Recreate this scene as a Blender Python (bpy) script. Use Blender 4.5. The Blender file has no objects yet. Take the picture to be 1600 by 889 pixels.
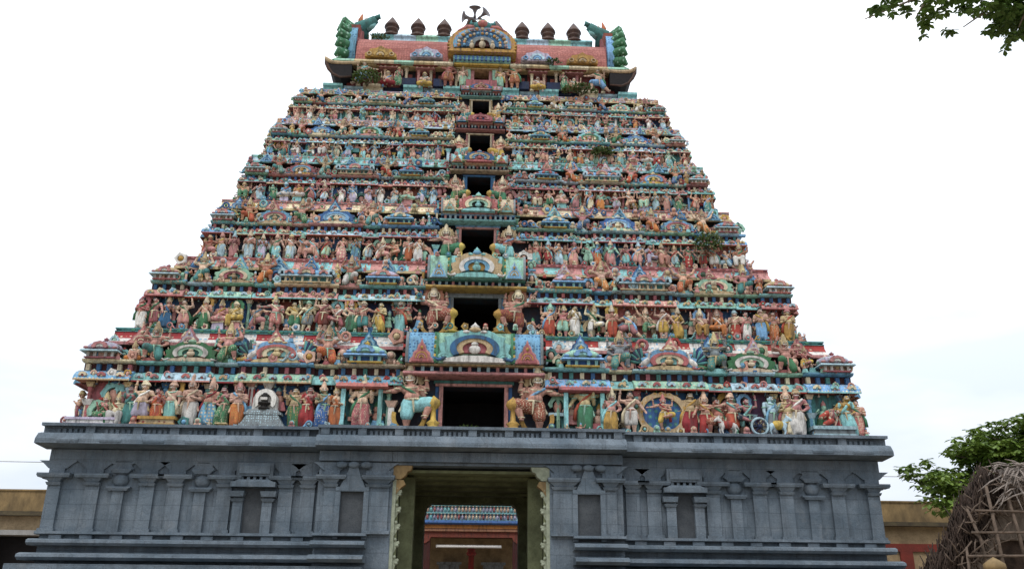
import bpy, bmesh, math, random
from math import sin, cos, pi, radians as R
from mathutils import Vector, Matrix
import numpy as np

S = bpy.context.scene
C = S.collection
# ------------------------------------------------------------------ camera, sky, sun, exposure
cam_d = bpy.data.cameras.new('camera')
cam = bpy.data.objects.new('camera', cam_d); C.objects.link(cam); S.camera = cam
cam_d.sensor_width = 36.0; cam_d.lens = 1347.7/1600*36; cam_d.clip_end = 3000; cam_d.clip_start = .05
_p, _y, _r = R(20.379), R(2.351), R(.479)
_f = Vector((sin(_y)*cos(_p), cos(_y)*cos(_p), sin(_p)))
_rt = Vector((cos(_y), -sin(_y), 0)); _up = _rt.cross(_f)
_rt2 = _rt*cos(_r)+_up*sin(_r); _up2 = _up*cos(_r)-_rt*sin(_r)
cam.matrix_world = Matrix(((_rt2.x, _up2.x, -_f.x, .08), (_rt2.y, _up2.y, -_f.y, -25.77), (_rt2.z, _up2.z, -_f.z, 1.6), (0, 0, 0, 1)))
S.view_settings.view_transform = 'Standard'; S.view_settings.look = 'None'
S.view_settings.exposure = 0.0; S.view_settings.gamma = 1.0; S.view_settings.use_curve_mapping = False
S.cycles.max_bounces = 5; S.cycles.diffuse_bounces = 3; S.cycles.glossy_bounces = 2
S.cycles.use_denoising = True

world = bpy.data.worlds.new('World'); S.world = world; world.use_nodes = True
nt = world.node_tree; N = nt.nodes; L = nt.links
for n in list(N): N.remove(n)
out = N.new('ShaderNodeOutputWorld'); bg = N.new('ShaderNodeBackground'); bg.inputs[1].default_value = .12
sky = N.new('ShaderNodeTexSky'); sky.sky_type = 'NISHITA'; sky.sun_disc = False
SUN_EL, SUN_AZ = R(58), R(205)          # high, in front of the tower and a little to the left
sky.sun_elevation = SUN_EL; sky.sun_rotation = SUN_AZ; sky.dust_density = 2.5
tc = N.new('ShaderNodeTexCoord'); nz = N.new('ShaderNodeTexNoise'); nz.inputs['Scale'].default_value = 2.2; nz.inputs['Detail'].default_value = 6
mp = N.new('ShaderNodeMapping'); mp.inputs['Scale'].default_value = (1, 1, 3.0)
rp = N.new('ShaderNodeValToRGB'); rp.color_ramp.elements[0].position = .33; rp.color_ramp.elements[0].color = (.97, .97, .97, 1); rp.color_ramp.elements[1].position = .56
mx = N.new('ShaderNodeMix'); mx.data_type = 'RGBA'; mx.clamp_factor = True
mx.inputs[7].default_value = (16.2, 16.4, 16.7, 1)      # the overcast layer
L.new(tc.outputs['Generated'], mp.inputs[0]); L.new(mp.outputs[0], nz.inputs['Vector'])
L.new(nz.outputs['Fac'], rp.inputs[0]); L.new(rp.outputs[0], mx.inputs[0])
sz_ = N.new('ShaderNodeSeparateXYZ'); L.new(tc.outputs['Generated'], sz_.inputs[0])
ov = N.new('ShaderNodeValToRGB'); ov.color_ramp.elements[0].position = .0; ov.color_ramp.elements[0].color = (.40, .43, .47, 1); ov.color_ramp.elements[1].position = .72
L.new(sz_.outputs[2], ov.inputs[0])
mu = N.new('ShaderNodeMix'); mu.data_type = 'RGBA'; mu.blend_type = 'MULTIPLY'; mu.inputs[0].default_value = 1
L.new(mx.outputs[2], mu.inputs[6]); L.new(ov.outputs[0], mu.inputs[7])
L.new(sky.outputs[0], mx.inputs[6]); cg = N.new('ShaderNodeValToRGB'); cg.color_ramp.elements[0].position = .40; cg.color_ramp.elements[0].color = (.80, .845, .90, 1); cg.color_ramp.elements[1].position = .60
mp2 = N.new('ShaderNodeMapping'); mp2.inputs['Scale'].default_value = (1.6, 1.6, 5.5); mp2.inputs['Location'].default_value = (3.1, .4, .2); n2 = N.new('ShaderNodeTexNoise'); n2.inputs['Scale'].default_value = 1.7; n2.inputs['Detail'].default_value = 7
L.new(tc.outputs['Generated'], mp2.inputs[0]); L.new(mp2.outputs[0], n2.inputs['Vector']); L.new(n2.outputs['Fac'], cg.inputs[0])
mv = N.new('ShaderNodeMix'); mv.data_type = 'RGBA'; mv.blend_type = 'MULTIPLY'; mv.inputs[0].default_value = 1
L.new(mu.outputs[2], mv.inputs[6]); L.new(cg.outputs[0], mv.inputs[7]); L.new(mv.outputs[2], bg.inputs[0]); L.new(bg.outputs[0], out.inputs[0])
sd = bpy.data.lights.new('sun', 'SUN'); sd.energy = 1.3; sd.angle = R(14); sd.color = (1, .96, .9)
sun = bpy.data.objects.new('sun', sd); C.objects.link(sun)
_sv = Vector((sin(SUN_AZ)*cos(SUN_EL), cos(SUN_AZ)*cos(SUN_EL), sin(SUN_EL)))
sun.rotation_euler = _sv.to_track_quat('Z', 'Y').to_euler()

# ------------------------------------------------------------------ materials
def lin(c):
    return tuple((v/255/12.92 if v <= 10 else ((v/255+.055)/1.055)**2.4) for v in c)
def newmat(name, rough=.75):
    m = bpy.data.materials.new(name); m.use_nodes = True
    b = m.node_tree.nodes['Principled BSDF']; b.inputs['Roughness'].default_value = rough
    try: b.inputs['Specular IOR Level'].default_value = .25
    except KeyError: pass
    return m, m.node_tree.nodes, m.node_tree.links, b
def mixc(N, L, fac, a, b, mode='MIX'):
    x = N.new('ShaderNodeMix'); x.data_type = 'RGBA'; x.blend_type = mode
    for sock, v in ((x.inputs[0], fac), (x.inputs[6], a), (x.inputs[7], b)):
        if isinstance(v, (int, float)): sock.default_value = v
        elif isinstance(v, tuple): sock.default_value = (*v[:3], 1)
        else: L.new(v, sock)
    return x.outputs[2]
def ramp(N, L, src, p0, p1, c0=0., c1=1.):
    r = N.new('ShaderNodeMapRange'); r.clamp = True
    r.inputs[1].default_value = p0; r.inputs[2].default_value = p1; r.inputs[3].default_value = c0; r.inputs[4].default_value = c1
    L.new(src, r.inputs[0]); return r.outputs[0]
def noise(N, L, scale, detail=3, vec=None, rough=.6):
    n = N.new('ShaderNodeTexNoise'); n.inputs['Scale'].default_value = scale; n.inputs['Detail'].default_value = detail; n.inputs['Roughness'].default_value = rough
    if vec is not None: L.new(vec, n.inputs['Vector'])
    return n.outputs['Fac']
def bump(N, L, b, h, strength=.4, dist=.02):
    bp = N.new('ShaderNodeBump'); bp.inputs['Strength'].default_value = strength; bp.inputs['Distance'].default_value = dist
    L.new(h, bp.inputs['Height']); L.new(bp.outputs[0], b.inputs['Normal'])
GRIME = (.045, .042, .038)
_mats = {}
def paint(name, rgb, motif=None, mscale=7., grime=.80, var=.25):
    """weathered limewash paint on stucco; motif = second colour of a small painted pattern"""
    key = (name, motif)
    if key in _mats: return _mats[key]
    m, N, L, b = newmat('paint_'+name+('_patterned' if motif else ''))
    geo = N.new('ShaderNodeNewGeometry'); pos = geo.outputs['Position']
    col = lin(rgb)
    if motif:
        v = N.new('ShaderNodeTexVoronoi'); v.inputs['Scale'].default_value = mscale; v.inputs['Randomness'].default_value = .35
        L.new(pos, v.inputs['Vector'])
        f = ramp(N, L, v.outputs['Distance'], .26, .33, 1, 0)
        base = mixc(N, L, f, col, lin(motif))
        f2 = ramp(N, L, v.outputs['Distance'], .09, .12, 1, 0)
        base = mixc(N, L, f2, base, tuple(min(.8, c*1.5+.05) for c in lin(motif)))
    else:
        base = mixc(N, L, ramp(N, L, noise(N, L, 9, 2, pos), .35, .65), col, tuple(c*.78 for c in col))
    oi = N.new('ShaderNodeObjectInfo')
    hs = N.new('ShaderNodeHueSaturation')
    L.new(ramp(N, L, oi.outputs['Random'], 0, 1, .485, .515), hs.inputs['Hue'])
    L.new(ramp(N, L, oi.outputs['Random'], 0, 1, 1-var, 1+var*.6), hs.inputs['Value'])
    L.new(base, hs.inputs['Color'])
    mpn = N.new('ShaderNodeMapping'); mpn.inputs['Scale'].default_value = (4.2, 4.2, .8); L.new(pos, mpn.inputs[0])
    g1 = ramp(N, L, noise(N, L, 1.5, 6, mpn.outputs[0], .72), .47, .68)
    g2 = ramp(N, L, noise(N, L, 26, 3, pos, .7), .52, .72)
    mm = N.new('ShaderNodeMath'); mm.operation = 'MAXIMUM'
    L.new(ramp(N, L, g1, 0, 1, 0, grime), mm.inputs[0]); L.new(ramp(N, L, g2, 0, 1, 0, grime*.75), mm.inputs[1])
    L.new(mixc(N, L, mm.outputs[0], hs.outputs[0], GRIME), b.inputs['Base Color'])
    bump(N, L, b, noise(N, L, 40, 3, pos), .35, .02)
    _mats[key] = m
    return m
PAL = dict(flesh=(222, 154, 126), peach=(228, 178, 148), pink=(214, 136, 130), rose=(196, 96, 98), cream=(226, 206, 164), sand=(206, 176, 120),
           red=(196, 58, 44), brick=(158, 66, 52), orange=(216, 110, 44), ochre=(206, 154, 52), gold=(210, 166, 66), teal=(60, 140, 136), turq=(126, 208, 208),
           sky=(106, 176, 226), pale=(170, 210, 226), blue=(48, 108, 172), navy=(26, 46, 88), green=(58, 134, 86), mint=(146, 206, 174), leaf=(70, 118, 52),
           lav=(188, 176, 204), white=(226, 222, 214), grey=(128, 140, 146), maroon=(92, 36, 36), purple=(112, 70, 112), black=(26, 22, 22), brown=(96, 66, 48), tan=(196, 118, 90))
def _soft(c):
    g = .3*c[0]+.59*c[1]+.11*c[2]
    return tuple(max(0, (v*.71+g*.29)*1.0) for v in c)
PAL = {k: _soft(v) for k, v in PAL.items()}
def M(c, motif=None, **k): return paint(c if not motif else c+'_'+motif, PAL[c], PAL[motif] if motif else None, **k)

def granite():
    m, N, L, b = newmat('granite_masonry', .7)
    geo = N.new('ShaderNodeNewGeometry'); pos = geo.outputs['Position']
    base = mixc(N, L, ramp(N, L, noise(N, L, .9, 5, pos), .35, .68), (.098, .134, .170), (.184, .224, .264))
    st = N.new('ShaderNodeMapping'); st.inputs['Scale'].default_value = (2.4, 2.4, .35); L.new(pos, st.inputs[0])
    base = mixc(N, L, ramp(N, L, noise(N, L, 1.0, 6, st.outputs[0], .75), .46, .70, 0, .72), base, (.055, .067, .080))
    base = mixc(N, L, ramp(N, L, noise(N, L, 1.7, 5, pos, .7), .54, .74, 0, .6), base, (.22, .245, .27))
    base = mixc(N, L, ramp(N, L, noise(N, L, 60, 2, pos), .45, .62, 0, .35), base, (.05, .055, .06))
    # block courses
    bt = N.new('ShaderNodeTexBrick'); bt.inputs['Scale'].default_value = 1.0
    bt.inputs['Brick Width'].default_value = 1.35; bt.inputs['Row Height'].default_value = .42; bt.inputs['Mortar Size'].default_value = .010
    bt.inputs['Color1'].default_value = (.88, .88, .88, 1); bt.inputs['Color2'].default_value = (1, 1, 1, 1); bt.inputs['Mortar'].default_value = (.68, .68, .68, 1)
    cx = N.new('ShaderNodeCombineXYZ'); sx = N.new('ShaderNodeSeparateXYZ'); L.new(pos, sx.inputs[0])
    ad = N.new('ShaderNodeMath'); L.new(sx.outputs[0], ad.inputs[0]); L.new(sx.outputs[1], ad.inputs[1])
    L.new(ad.outputs[0], cx.inputs[0]); L.new(sx.outputs[2], cx.inputs[1]); L.new(cx.outputs[0], bt.inputs['Vector'])
    base = mixc(N, L, 1.0, base, bt.outputs['Color'], 'MULTIPLY')
    L.new(base, b.inputs['Base Color'])
    bump(N, L, b, noise(N, L, 9, 8, pos, .75), .8, .05)
    return m
GRAN = granite()
def simple(name, c1, c2, scale=3., rough=.8, b_s=.5, stretch=(1, 1, 1), p=(.35, .65), dist=.03):
    m, N, L, b = newmat(name, rough)
    geo = N.new('ShaderNodeNewGeometry'); mpn = N.new('ShaderNodeMapping'); mpn.inputs['Scale'].default_value = stretch
    L.new(geo.outputs['Position'], mpn.inputs[0])
    n = noise(N, L, scale, 6, mpn.outputs[0], .68)
    base = mixc(N, L, ramp(N, L, n, *p), c1, c2)
    base = mixc(N, L, ramp(N, L, noise(N, L, scale*9, 3, mpn.outputs[0]), .5, .7, 0, .5), base, tuple(c*.45 for c in c1))
    L.new(base, b.inputs['Base Color']); bump(N, L, b, n, b_s, dist)
    return m
DARK = simple('shade_dark_interior', (.010, .009, .010), (.016, .013, .014))  # near-black colour puts the shade into door rooms, windows and hollows
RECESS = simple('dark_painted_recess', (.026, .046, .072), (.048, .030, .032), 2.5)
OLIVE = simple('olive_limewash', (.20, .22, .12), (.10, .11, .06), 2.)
OLIVEL = simple('pale_green_limewash', (.34, .37, .28), (.20, .22, .16), 5.)
TANST = simple('weathered_tan_stucco', (.30, .205, .095), (.12, .085, .045), 1.6, stretch=(1, 1, .5))
TANL = simple('pale_tan_stucco', (.38, .28, .165), (.20, .145, .085), 2.)
REDST = simple('red_ochre_band', (.20, .035, .025), (.12, .028, .022), 3.)
SOIL = simple('dry_earth', (.30, .24, .17), (.22, .18, .13), .8)
METAL = simple('dull_grey_metal', (.14, .13, .14), (.22, .20, .21), 6., .5)
CABLE = simple('cable_rubber', (.30, .31, .33), (.36, .37, .38), 3.)
COPPER = simple('oxidised_copper', (.05, .028, .024), (.10, .055, .038), 5., .5)
BARK = simple('tree_bark', (.10, .075, .055), (.17, .135, .10), 7., .9, 1., (1, 1, .25))
BAMBOO = simple('grey_bamboo', (.165, .12, .09), (.08, .06, .046), 8.)
THATCHD = simple('dark_old_thatch', (.026, .018, .014), (.075, .050, .038), 5., .95, 1., (1, 1, 1))
THATCH = simple('dry_grey_thatch', (.36, .31, .27), (.20, .165, .145), 14., .95, 1., (.5, 2, 2))
def leafmat(name, c1, c2):
    m, N, L, b = newmat(name, .5)
    geo = N.new('ShaderNodeNewGeometry')
    base = mixc(N, L, ramp(N, L, noise(N, L, 1.6, 4, geo.outputs['Position']), .35, .65), c1, c2)
    base = mixc(N, L, ramp(N, L, geo.outputs['Random Per Island'], 0, 1, 0, .8), base, tuple(c*.5 for c in c1))
    L.new(base, b.inputs['Base Color'])
    try:
        b.inputs['Transmission Weight'].default_value = 0
        tr = N.new('ShaderNodeBsdfTranslucent'); L.new(base, tr.inputs[0])
        ms = N.new('ShaderNodeMixShader'); ms.inputs[0].default_value = .25
        L.new(b.outputs[0], ms.inputs[1]); L.new(tr.outputs[0], ms.inputs[2])
        L.new(ms.outputs[0], N['Material Output'].inputs[0])
    except Exception: pass
    return m
LEAF_A = leafmat('almond_leaf', (.20, .29, .050), (.085, .16, .035))
LEAF_B = leafmat('dark_leaf', (.105, .18, .035), (.045, .095, .02))
LEAF_C = leafmat('weed_leaf', (.10, .14, .035), (.05, .09, .025))

# ------------------------------------------------------------------ mesh builder
class MB:
    def __init__(s): s.v = []; s.f = []; s.m = []; s.sm = []
    def add(s, verts, faces, mat=0, smooth=False):
        o = len(s.v); s.v += [tuple(v) for v in verts]
        for i, f in enumerate(faces):
            s.f.append(tuple(j+o for j in f)); s.m.append(mat[i] if isinstance(mat, list) else mat); s.sm.append(smooth)
    def box(s, x0, x1, y0, y1, z0, z1, mat=0):
        s.add([(x0, y0, z0), (x1, y0, z0), (x1, y1, z0), (x0, y1, z0), (x0, y0, z1), (x1, y0, z1), (x1, y1, z1), (x0, y1, z1)],
              [(0, 3, 2, 1), (4, 5, 6, 7), (0, 1, 5, 4), (1, 2, 6, 5), (2, 3, 7, 6), (3, 0, 4, 7)], mat)
    def frus(s, cx, cy, z0, z1, w0, d0, w1, d1, mat=0):
        s.add([(cx+a*w/2, cy+b*d/2, z) for z, w, d in ((z0, w0, d0), (z1, w1, d1)) for a, b in ((-1, -1), (1, -1), (1, 1), (-1, 1))],
              [(0, 3, 2, 1), (4, 5, 6, 7), (0, 1, 5, 4), (1, 2, 6, 5), (2, 3, 7, 6), (3, 0, 4, 7)], mat)
    def sweep(s, prof, a0, a1, fr, mats=0):
        """closed profile of (out, z) swept along a frame (origin, along, outward)"""
        o, ax, ow = fr; n = len(prof)
        vs = [o+ax*a+ow*p[0]+Vector((0, 0, p[1])) for a in (a0, a1) for p in prof]
        fs = [(i, (i+1) % n, n+(i+1) % n, n+i) for i in range(n)]
        ml = [mats[i] if isinstance(mats, list) else mats for i in range(n)]
        s.add(vs, fs+[tuple(range(n-1, -1, -1)), tuple(range(n, 2*n))], ml+[ml[0], ml[0]])
    def prism(s, pts, y0, y1, mat=0, side=None):
        """outline in x,z extruded from y0 (front) to y1"""
        n = len(pts)
        vs = [(p[0], y, p[1]) for y in (y0, y1) for p in pts]
        side = mat if side is None else side
        s.add(vs, [tuple(range(n)), tuple(range(2*n-1, n-1, -1))]+[(i, n+i, n+(i+1) % n, (i+1) % n) for i in range(n)], [mat, side]+[side]*n)
    def ring(s, cx, cz, r0, r1, a0, a1, y0, y1, mat=0, n=18, lobes=0, la=.12, sx=1.):
        """band of an arch in the x,z plane, front face at y0"""
        vs = []; fs = []
        for i in range(n+1):
            t = a0+(a1-a0)*i/n
            rr = r1*(1+(la*(abs(sin(lobes*(t-a0)/(a1-a0)*pi))-.5) if lobes else 0))
            for r, y in ((r0, y0), (rr, y0), (rr, y1), (r0, y1)): vs.append((cx+r*cos(t)*sx, y, cz+r*sin(t)))
        for i in range(n):
            a = 4*i; b = a+4
            fs += [(a, a+1, b+1, b), (a+1, a+2, b+2, b+1), (a+2, a+3, b+3, b+2), (a+3, a, b, b+3)]
        fs += [(0, 3, 2, 1), (4*n, 4*n+1, 4*n+2, 4*n+3)]
        s.add(vs, fs, mat)
    def lathe(s, prof, c=(0, 0, 0), n=14, mat=0, smooth=True, ribs=0, sx=1, sy=1):
        vs = []; fs = []; k = len(prof)
        for i in range(n):
            a = 2*pi*i/n
            for r, z in prof:
                q = r*(1-(ribs*(i % 2))); vs.append((c[0]+q*cos(a)*sx, c[1]+q*sin(a)*sy, c[2]+z))
        for i in range(n):
            j = (i+1) % n
            for q in range(k-1): fs.append((i*k+q, j*k+q, j*k+q+1, i*k+q+1))
        s.add(vs, fs, mat, smooth)
    def ell(s, c, r, n=10, m=7, mat=0, smooth=True):
        vs = [(c[0], c[1], c[2]-r[2])]
        for j in range(1, m):
            t = -pi/2+pi*j/m
            for i in range(n): vs.append((c[0]+r[0]*cos(t)*cos(2*pi*i/n), c[1]+r[1]*cos(t)*sin(2*pi*i/n), c[2]+r[2]*sin(t)))
        vs.append((c[0], c[1], c[2]+r[2])); e = len(vs)-1
        fs = [(0, 1+(i+1) % n, 1+i) for i in range(n)]
        for j in range(m-2):
            a = 1+j*n
            fs += [(a+i, a+(i+1) % n, a+n+(i+1) % n, a+n+i) for i in range(n)]
        a = 1+(m-2)*n
        fs += [(a+i, a+(i+1) % n, e) for i in range(n)]
        s.add(vs, fs, mat, smooth)
    def tube(s, pts, rs, n=8, mat=0, smooth=True):
        """tapered tube through points with closed ends"""
        pts = [Vector(p) for p in pts]; rs = rs if isinstance(rs, (list, tuple)) else [rs]*len(pts)
        vs = []; fs = []; u = None
        for i, p in enumerate(pts):
            d = (pts[min(i+1, len(pts)-1)]-pts[max(i-1, 0)]).normalized()
            if u is None: u = d.orthogonal().normalized()
            u = (u-d*u.dot(d))
            u = u.normalized() if u.length > 1e-5 else d.orthogonal().normalized()
            w = d.cross(u)
            for k in range(n): vs.append(p+(u*cos(2*pi*k/n)+w*sin(2*pi*k/n))*rs[i])
        for i in range(len(pts)-1):
            for k in range(n): fs.append((i*n+k, i*n+(k+1) % n, (i+1)*n+(k+1) % n, (i+1)*n+k))
        fs += [tuple(range(n-1, -1, -1)), tuple(range(len(vs)-n, len(vs)))]
        s.add(vs, fs, mat, smooth)
    def cap(s, a, b, ra, rb, n=10):
        """capsule with round ends (for bodies)"""
        a = Vector(a); b = Vector(b); d = b-a
        L_ = d.length
        if L_ < 1e-6: s.ell(a, (ra, ra, ra), n); return
        d /= L_; pts = []; rs = []
        for t in (-1, -.85, -.5, 0): pts.append(a+d*ra*t); rs.append(max(ra*math.sqrt(max(0, 1-t*t)), ra*.05))
        for t in (0, .5, .85, 1): pts.append(b+d*rb*t); rs.append(max(rb*math.sqrt(max(0, 1-t*t)), rb*.05))
        s.tube(pts, rs, n)
    def torus(s, c, R_, r, n=16, m=6, mat=0, sy=1., tilt=0., axis='z'):
        vs = []; fs = []
        for i in range(n):
            a = 2*pi*i/n
            for j in range(m):
                b = 2*pi*j/m; q = R_+r*cos(b); p = Vector((q*cos(a), q*sin(a)*sy, r*sin(b)))
                if axis == 'y': p = Vector((p.x, p.z, p.y))
                if tilt: p = Matrix.Rotation(tilt, 3, 'X') @ p
                vs.append(p+Vector(c))
        for i in range(n):
            for j in range(m): fs.append((i*m+j, ((i+1) % n)*m+j, ((i+1) % n)*m+(j+1) % m, i*m+(j+1) % m))
        s.add(vs, fs, mat, True)
    def mesh(s, name, nmat=1):
        me = bpy.data.meshes.new(name); me.from_pydata(s.v, [], s.f)
        me.polygons.foreach_set('material_index', s.m); me.polygons.foreach_set('use_smooth', s.sm)
        for i in range(nmat): me.materials.append(None)
        bm = bmesh.new(); bm.from_mesh(me); bmesh.ops.recalc_face_normals(bm, faces=bm.faces); bm.to_mesh(me); bm.free()
        me.update(); return me
def put(name, me, mats, parent=None, loc=None, rot=0., sc=None):
    o = bpy.data.objects.new(name, me); C.objects.link(o)
    mats = mats if isinstance(mats, (list, tuple)) else [mats]
    for i, sl in enumerate(o.material_slots):
        sl.link = 'OBJECT'; sl.material = mats[min(i, len(mats)-1)]
    if parent is not None: o.parent = parent
    if loc is not None: o.location = loc
    if rot: o.rotation_euler = (0, 0, rot)
    if sc is not None: o.scale = sc if isinstance(sc, (tuple, list)) else (sc,)*3
    return o
def build(mb, name, mats, parent=None, **k):
    mats = mats if isinstance(mats, (list, tuple)) else [mats]
    return put(name, mb.mesh(name, len(mats)), mats, parent, **k)
def tag(o, label=None, cat=None, group=None, kind=None):
    for k, v in (('label', label), ('category', cat), ('group', group), ('kind', kind)):
        if v: o[k] = v
    return o
def empty(name, loc=(0, 0, 0)):
    o = bpy.data.objects.new(name, None); C.objects.link(o); o.location = loc; o.empty_display_size = .2; return o
V = Vector
XF = lambda y: (V((0, y, 0)), V((1, 0, 0)), V((0, -1, 0)))
def side_frame(s, x, y0=0): return (V((s*x, y0, 0)), V((0, 1, 0)), V((s, 0, 0)))

# ------------------------------------------------------------------ ground
g = MB(); g.add([(-600, -600, 0), (600, -600, 0), (600, 600, 0), (-600, 600, 0)], [(0, 1, 2, 3)])
tag(build(g, 'ground', SOIL), kind='structure')

# ------------------------------------------------------------------ temple tower
TOWER = empty('temple_tower')
tag(TOWER, 'tall multicoloured carved temple gateway tower rising over a dark granite base', 'temple tower')
YC = 7.2
Z = [6.45, 9.74, 12.52, 14.98, 17.10, 18.99, 20.60]
H = [Z[i+1]-Z[i] for i in range(6)]+[1.85]
YF = [-.04, .84, 1.59, 2.25, 2.82, 3.33, 3.77]
W = [12.2, 11.15, 9.85, 9.0, 8.35, 7.7, 7.0]
INS = [.48, .84, .86, .86, .86, .86]               # how far each wall stands in from its ledge
SH = [0, -.02, -.05, -.065, -.075, -.08]            # eaves sit lower on the upper storeys
DW = [.95, .745, .57, .43, .39, .33, .30]        # half width of the doorways
SK = [h/3.29 for h in H[:6]]+[.5]

# ---- granite base
def granite_base():
    PW = 2.26                                            # half width of the gateway
    BK = 2*YC
    b = MB()
    for s in (-1, 1):
        x0, x1 = sorted((s*PW, s*4.38)); b.box(x0, x1, -.42, BK, 0, 5.78)
        x0, x1 = sorted((s*4.38, s*12.12)); b.box(x0, x1, 0, BK, 0, 5.78)
    b.box(-PW, PW, -.42, 7.5, 5.38, 5.78); b.box(-PW, PW, 7.5, BK, 6.2, 6.4)
    base = build(b, 'granite_base', GRAN, TOWER)
    base['label'] = 'dark grey granite base with pilasters and gateway'
    # plinth mouldings
    def moulding(z0, z1, d, a0, a1, fr, mb, rnd=True):
        zc = (z0+z1)/2
        p = [(-.05, z0), (d*.8, z0), (d, zc-.02), (d*.97, zc+.05), (d*.7, z1), (-.05, z1)] if rnd else [(-.05, z0), (d, z0), (d, z1), (-.05, z1)]
        mb.sweep(p, a0, a1, fr)
    pl = MB()
    for s in (-1, 1):
        for (z0, z1, d) in ((3.36, 3.44, .20), (3.06, 3.24, .42), (2.66, 2.86, .66)):
            a = sorted((s*4.4, s*(12.12+d*.35))); moulding(z0, z1, d, a[0], a[1], XF(0), pl)
            a = sorted((s*(2.9), s*(4.39))); moulding(z0-.004, z1-.004, d+.14, a[0], a[1], XF(-.42), pl)
            moulding(z0+.003, z1+.003, d*.35, .0, BK, side_frame(s, 12.12), pl)
        a = sorted((s*2.95, s*12.45)); pl.box(a[0], a[1], -.98, -.42, 0, 2.55)
        a = sorted((s*2.96, s*12.75)); pl.box(a[0], a[1], -1.25, -.985, 0, 2.2)
        a = sorted((s*12.1, s*12.44)); pl.box(a[0], a[1], -.42, BK, 0, 2.56)
        for q in range(9):                                  # blocks in the groove under the wall
            x = s*(4.9+q*.84); pl.box(x-.17, x+.17, -.15, .01, 3.255, 3.35)
        build(pl, 'plinth', GRAN, base); pl = MB()
    # cornice slab with the carved frieze above it
    co = MB()
    def cor(a0, a1, fr, d):
        co.sweep([(-.1, 5.76), (d*.86, 5.80), (d, 5.82), (d*.98, 5.95), (d*.80, 6.12), (d*.55, 6.17), (-.1, 6.17)], a0, a1, fr)
        co.sweep([(-.1, 6.16), (d*.38, 6.162), (d*.38, 6.36), (-.1, 6.36)], a0, a1, fr)
        co.sweep([(-.1, 6.358), (d*.66, 6.36), (d*.66, 6.445), (-.1, 6.445)], a0, a1, fr)
    for s in (-1, 1):
        a = sorted((s*4.46, s*12.42)); cor(a[0], a[1], XF(0), .72)
        cor(.0, BK, side_frame(s, 12.12), .30)
        x = 4.9                                             # frieze blocks: open panels between posts
        k = 0
        while x < 12.1:
            co.box(s*x-.13, s*x+.13, -.40, -.25, 6.17, 6.355)
            for j in range(5 if x < 11.2 else 0): co.box(s*(x+.28+j*.16)-.045, s*(x+.28+j*.16)+.045, -.33, -.26, 6.17, 6.30)
            x += (1.35, 1.05)[k % 2]; k += 1
        for j in range(6): co.sweep([(.5, 5.86), (.735, 5.86), (.735, 5.93), (.60, 6.02), (.5, 6.02)], s*(5.5+j*1.2)-.3, s*(5.5+j*1.2)+.3, XF(0))
    cor(-4.455, 4.455, XF(-.42), .62)
    for j in range(-4, 5):
        x = j*1.06; co.box(x-.12, x+.12, -.80, -.64, 6.17, 6.355)
        if j < 4:
            for q in range(5): co.box(x+.26+q*.14-.04, x+.26+q*.14+.04, -.74, -.65, 6.17, 6.30)
    build(co, 'cornice', GRAN, base)
    # architrave and brackets under the cornice
    ar = MB()
    for s in (-1, 1):
        a = sorted((s*4.40, s*12.2)); ar.box(a[0], a[1], -.08, .02, 5.42, 5.74)
        a = sorted((s*2.3, s*4.39)); ar.box(a[0], a[1], -.54, -.40, 5.46, 5.74)
    ar.box(-2.29, 2.29, -.54, -.40, 5.46, 5.74)
    build(ar, 'architrave', GRAN, base)
    def pil(x, y, w=.40, wide=.52):
        p = MB()
        p.box(x-w/2, x+w/2, y-.10, y+.02, 3.45, 4.78)
        p.box(x-w*.62, x+w*.62, y-.16, y+.02, 3.44, 3.53)
        p.frus(x, y-.05, 4.72, 4.80, w*1.02, .22, w*1.2, .30)
        p.frus(x, y-.05, 4.802, 4.93, w*.85, .20, w*1.35, .34)
        p.frus(x, y-.10, 4.932, 5.0, wide*1.75, .30, wide*1.9, .36)
        p.box(x-wide*.93, x+wide*.93, y-.27, y+.02, 5.001, 5.05)
        p.box(x-w*.6, x+w*.6, y-.09, y+.02, 5.052, 5.2)
        p.prism([(x-.55, 5.42), (x-.42, 5.34), (x-.26, 5.2), (x+.26, 5.2), (x+.42, 5.34), (x+.55, 5.42)], y-.07, y+.02)
        build(p, 'pilaster', GRAN, base)
    def vase(x, y):
        p = MB()
        p.box(x-.16, x+.16, y-.12, y+.02, 3.45, 4.58)
        p.frus(x, y-.06, 4.582, 4.66, .52, .26, .66, .32)
        p.box(x-.33, x+.33, y-.16, y+.02, 4.662, 4.70)
        p.lathe([(.0, .0), (.14, .0), (.22, .1), (.25, .2), (.2, .3), (.13, .34), (.17, .38), (0, .38)], (x, y+.02, 4.70), 12, sy=.7)
        p.frus(x, y-.04, 5.08, 5.16, .42, .2, .58, .24)
        p.box(x-.30, x+.30, y-.16, y+.02, 5.162, 5.20)
        p.prism([(x-.34, 5.2), (x-.24, 5.33), (x-.42, 5.40), (x+.42, 5.40), (x+.24, 5.33), (x+.34, 5.2)], y-.075, y+.02)
        build(p, 'vase_pilaster', GRAN, base)
    def niche(x, y, w=.55):
        p = MB()
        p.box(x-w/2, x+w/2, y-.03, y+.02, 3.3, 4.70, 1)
        for s in (-1, 1):
            p.box(x+s*(w/2+.14)-.14, x+s*(w/2+.14)+.14, y-.17, y+.02, 3.44, 4.45)
            p.frus(x+s*(w/2+.16), y-.10, 4.32, 4.40, .30, .22, .40, .30)
            p.frus(x+s*(w/2+.18), y-.13, 4.45, 4.60, .40, .34, .46, .42)
        p.box(x-w/2-.36, x+w/2+.36, y-.36, y+.02, 4.72, 4.86)
        p.frus(x, y-.16, 4.862, 4.93, w+.6, .34, w+.3, .26)
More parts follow.
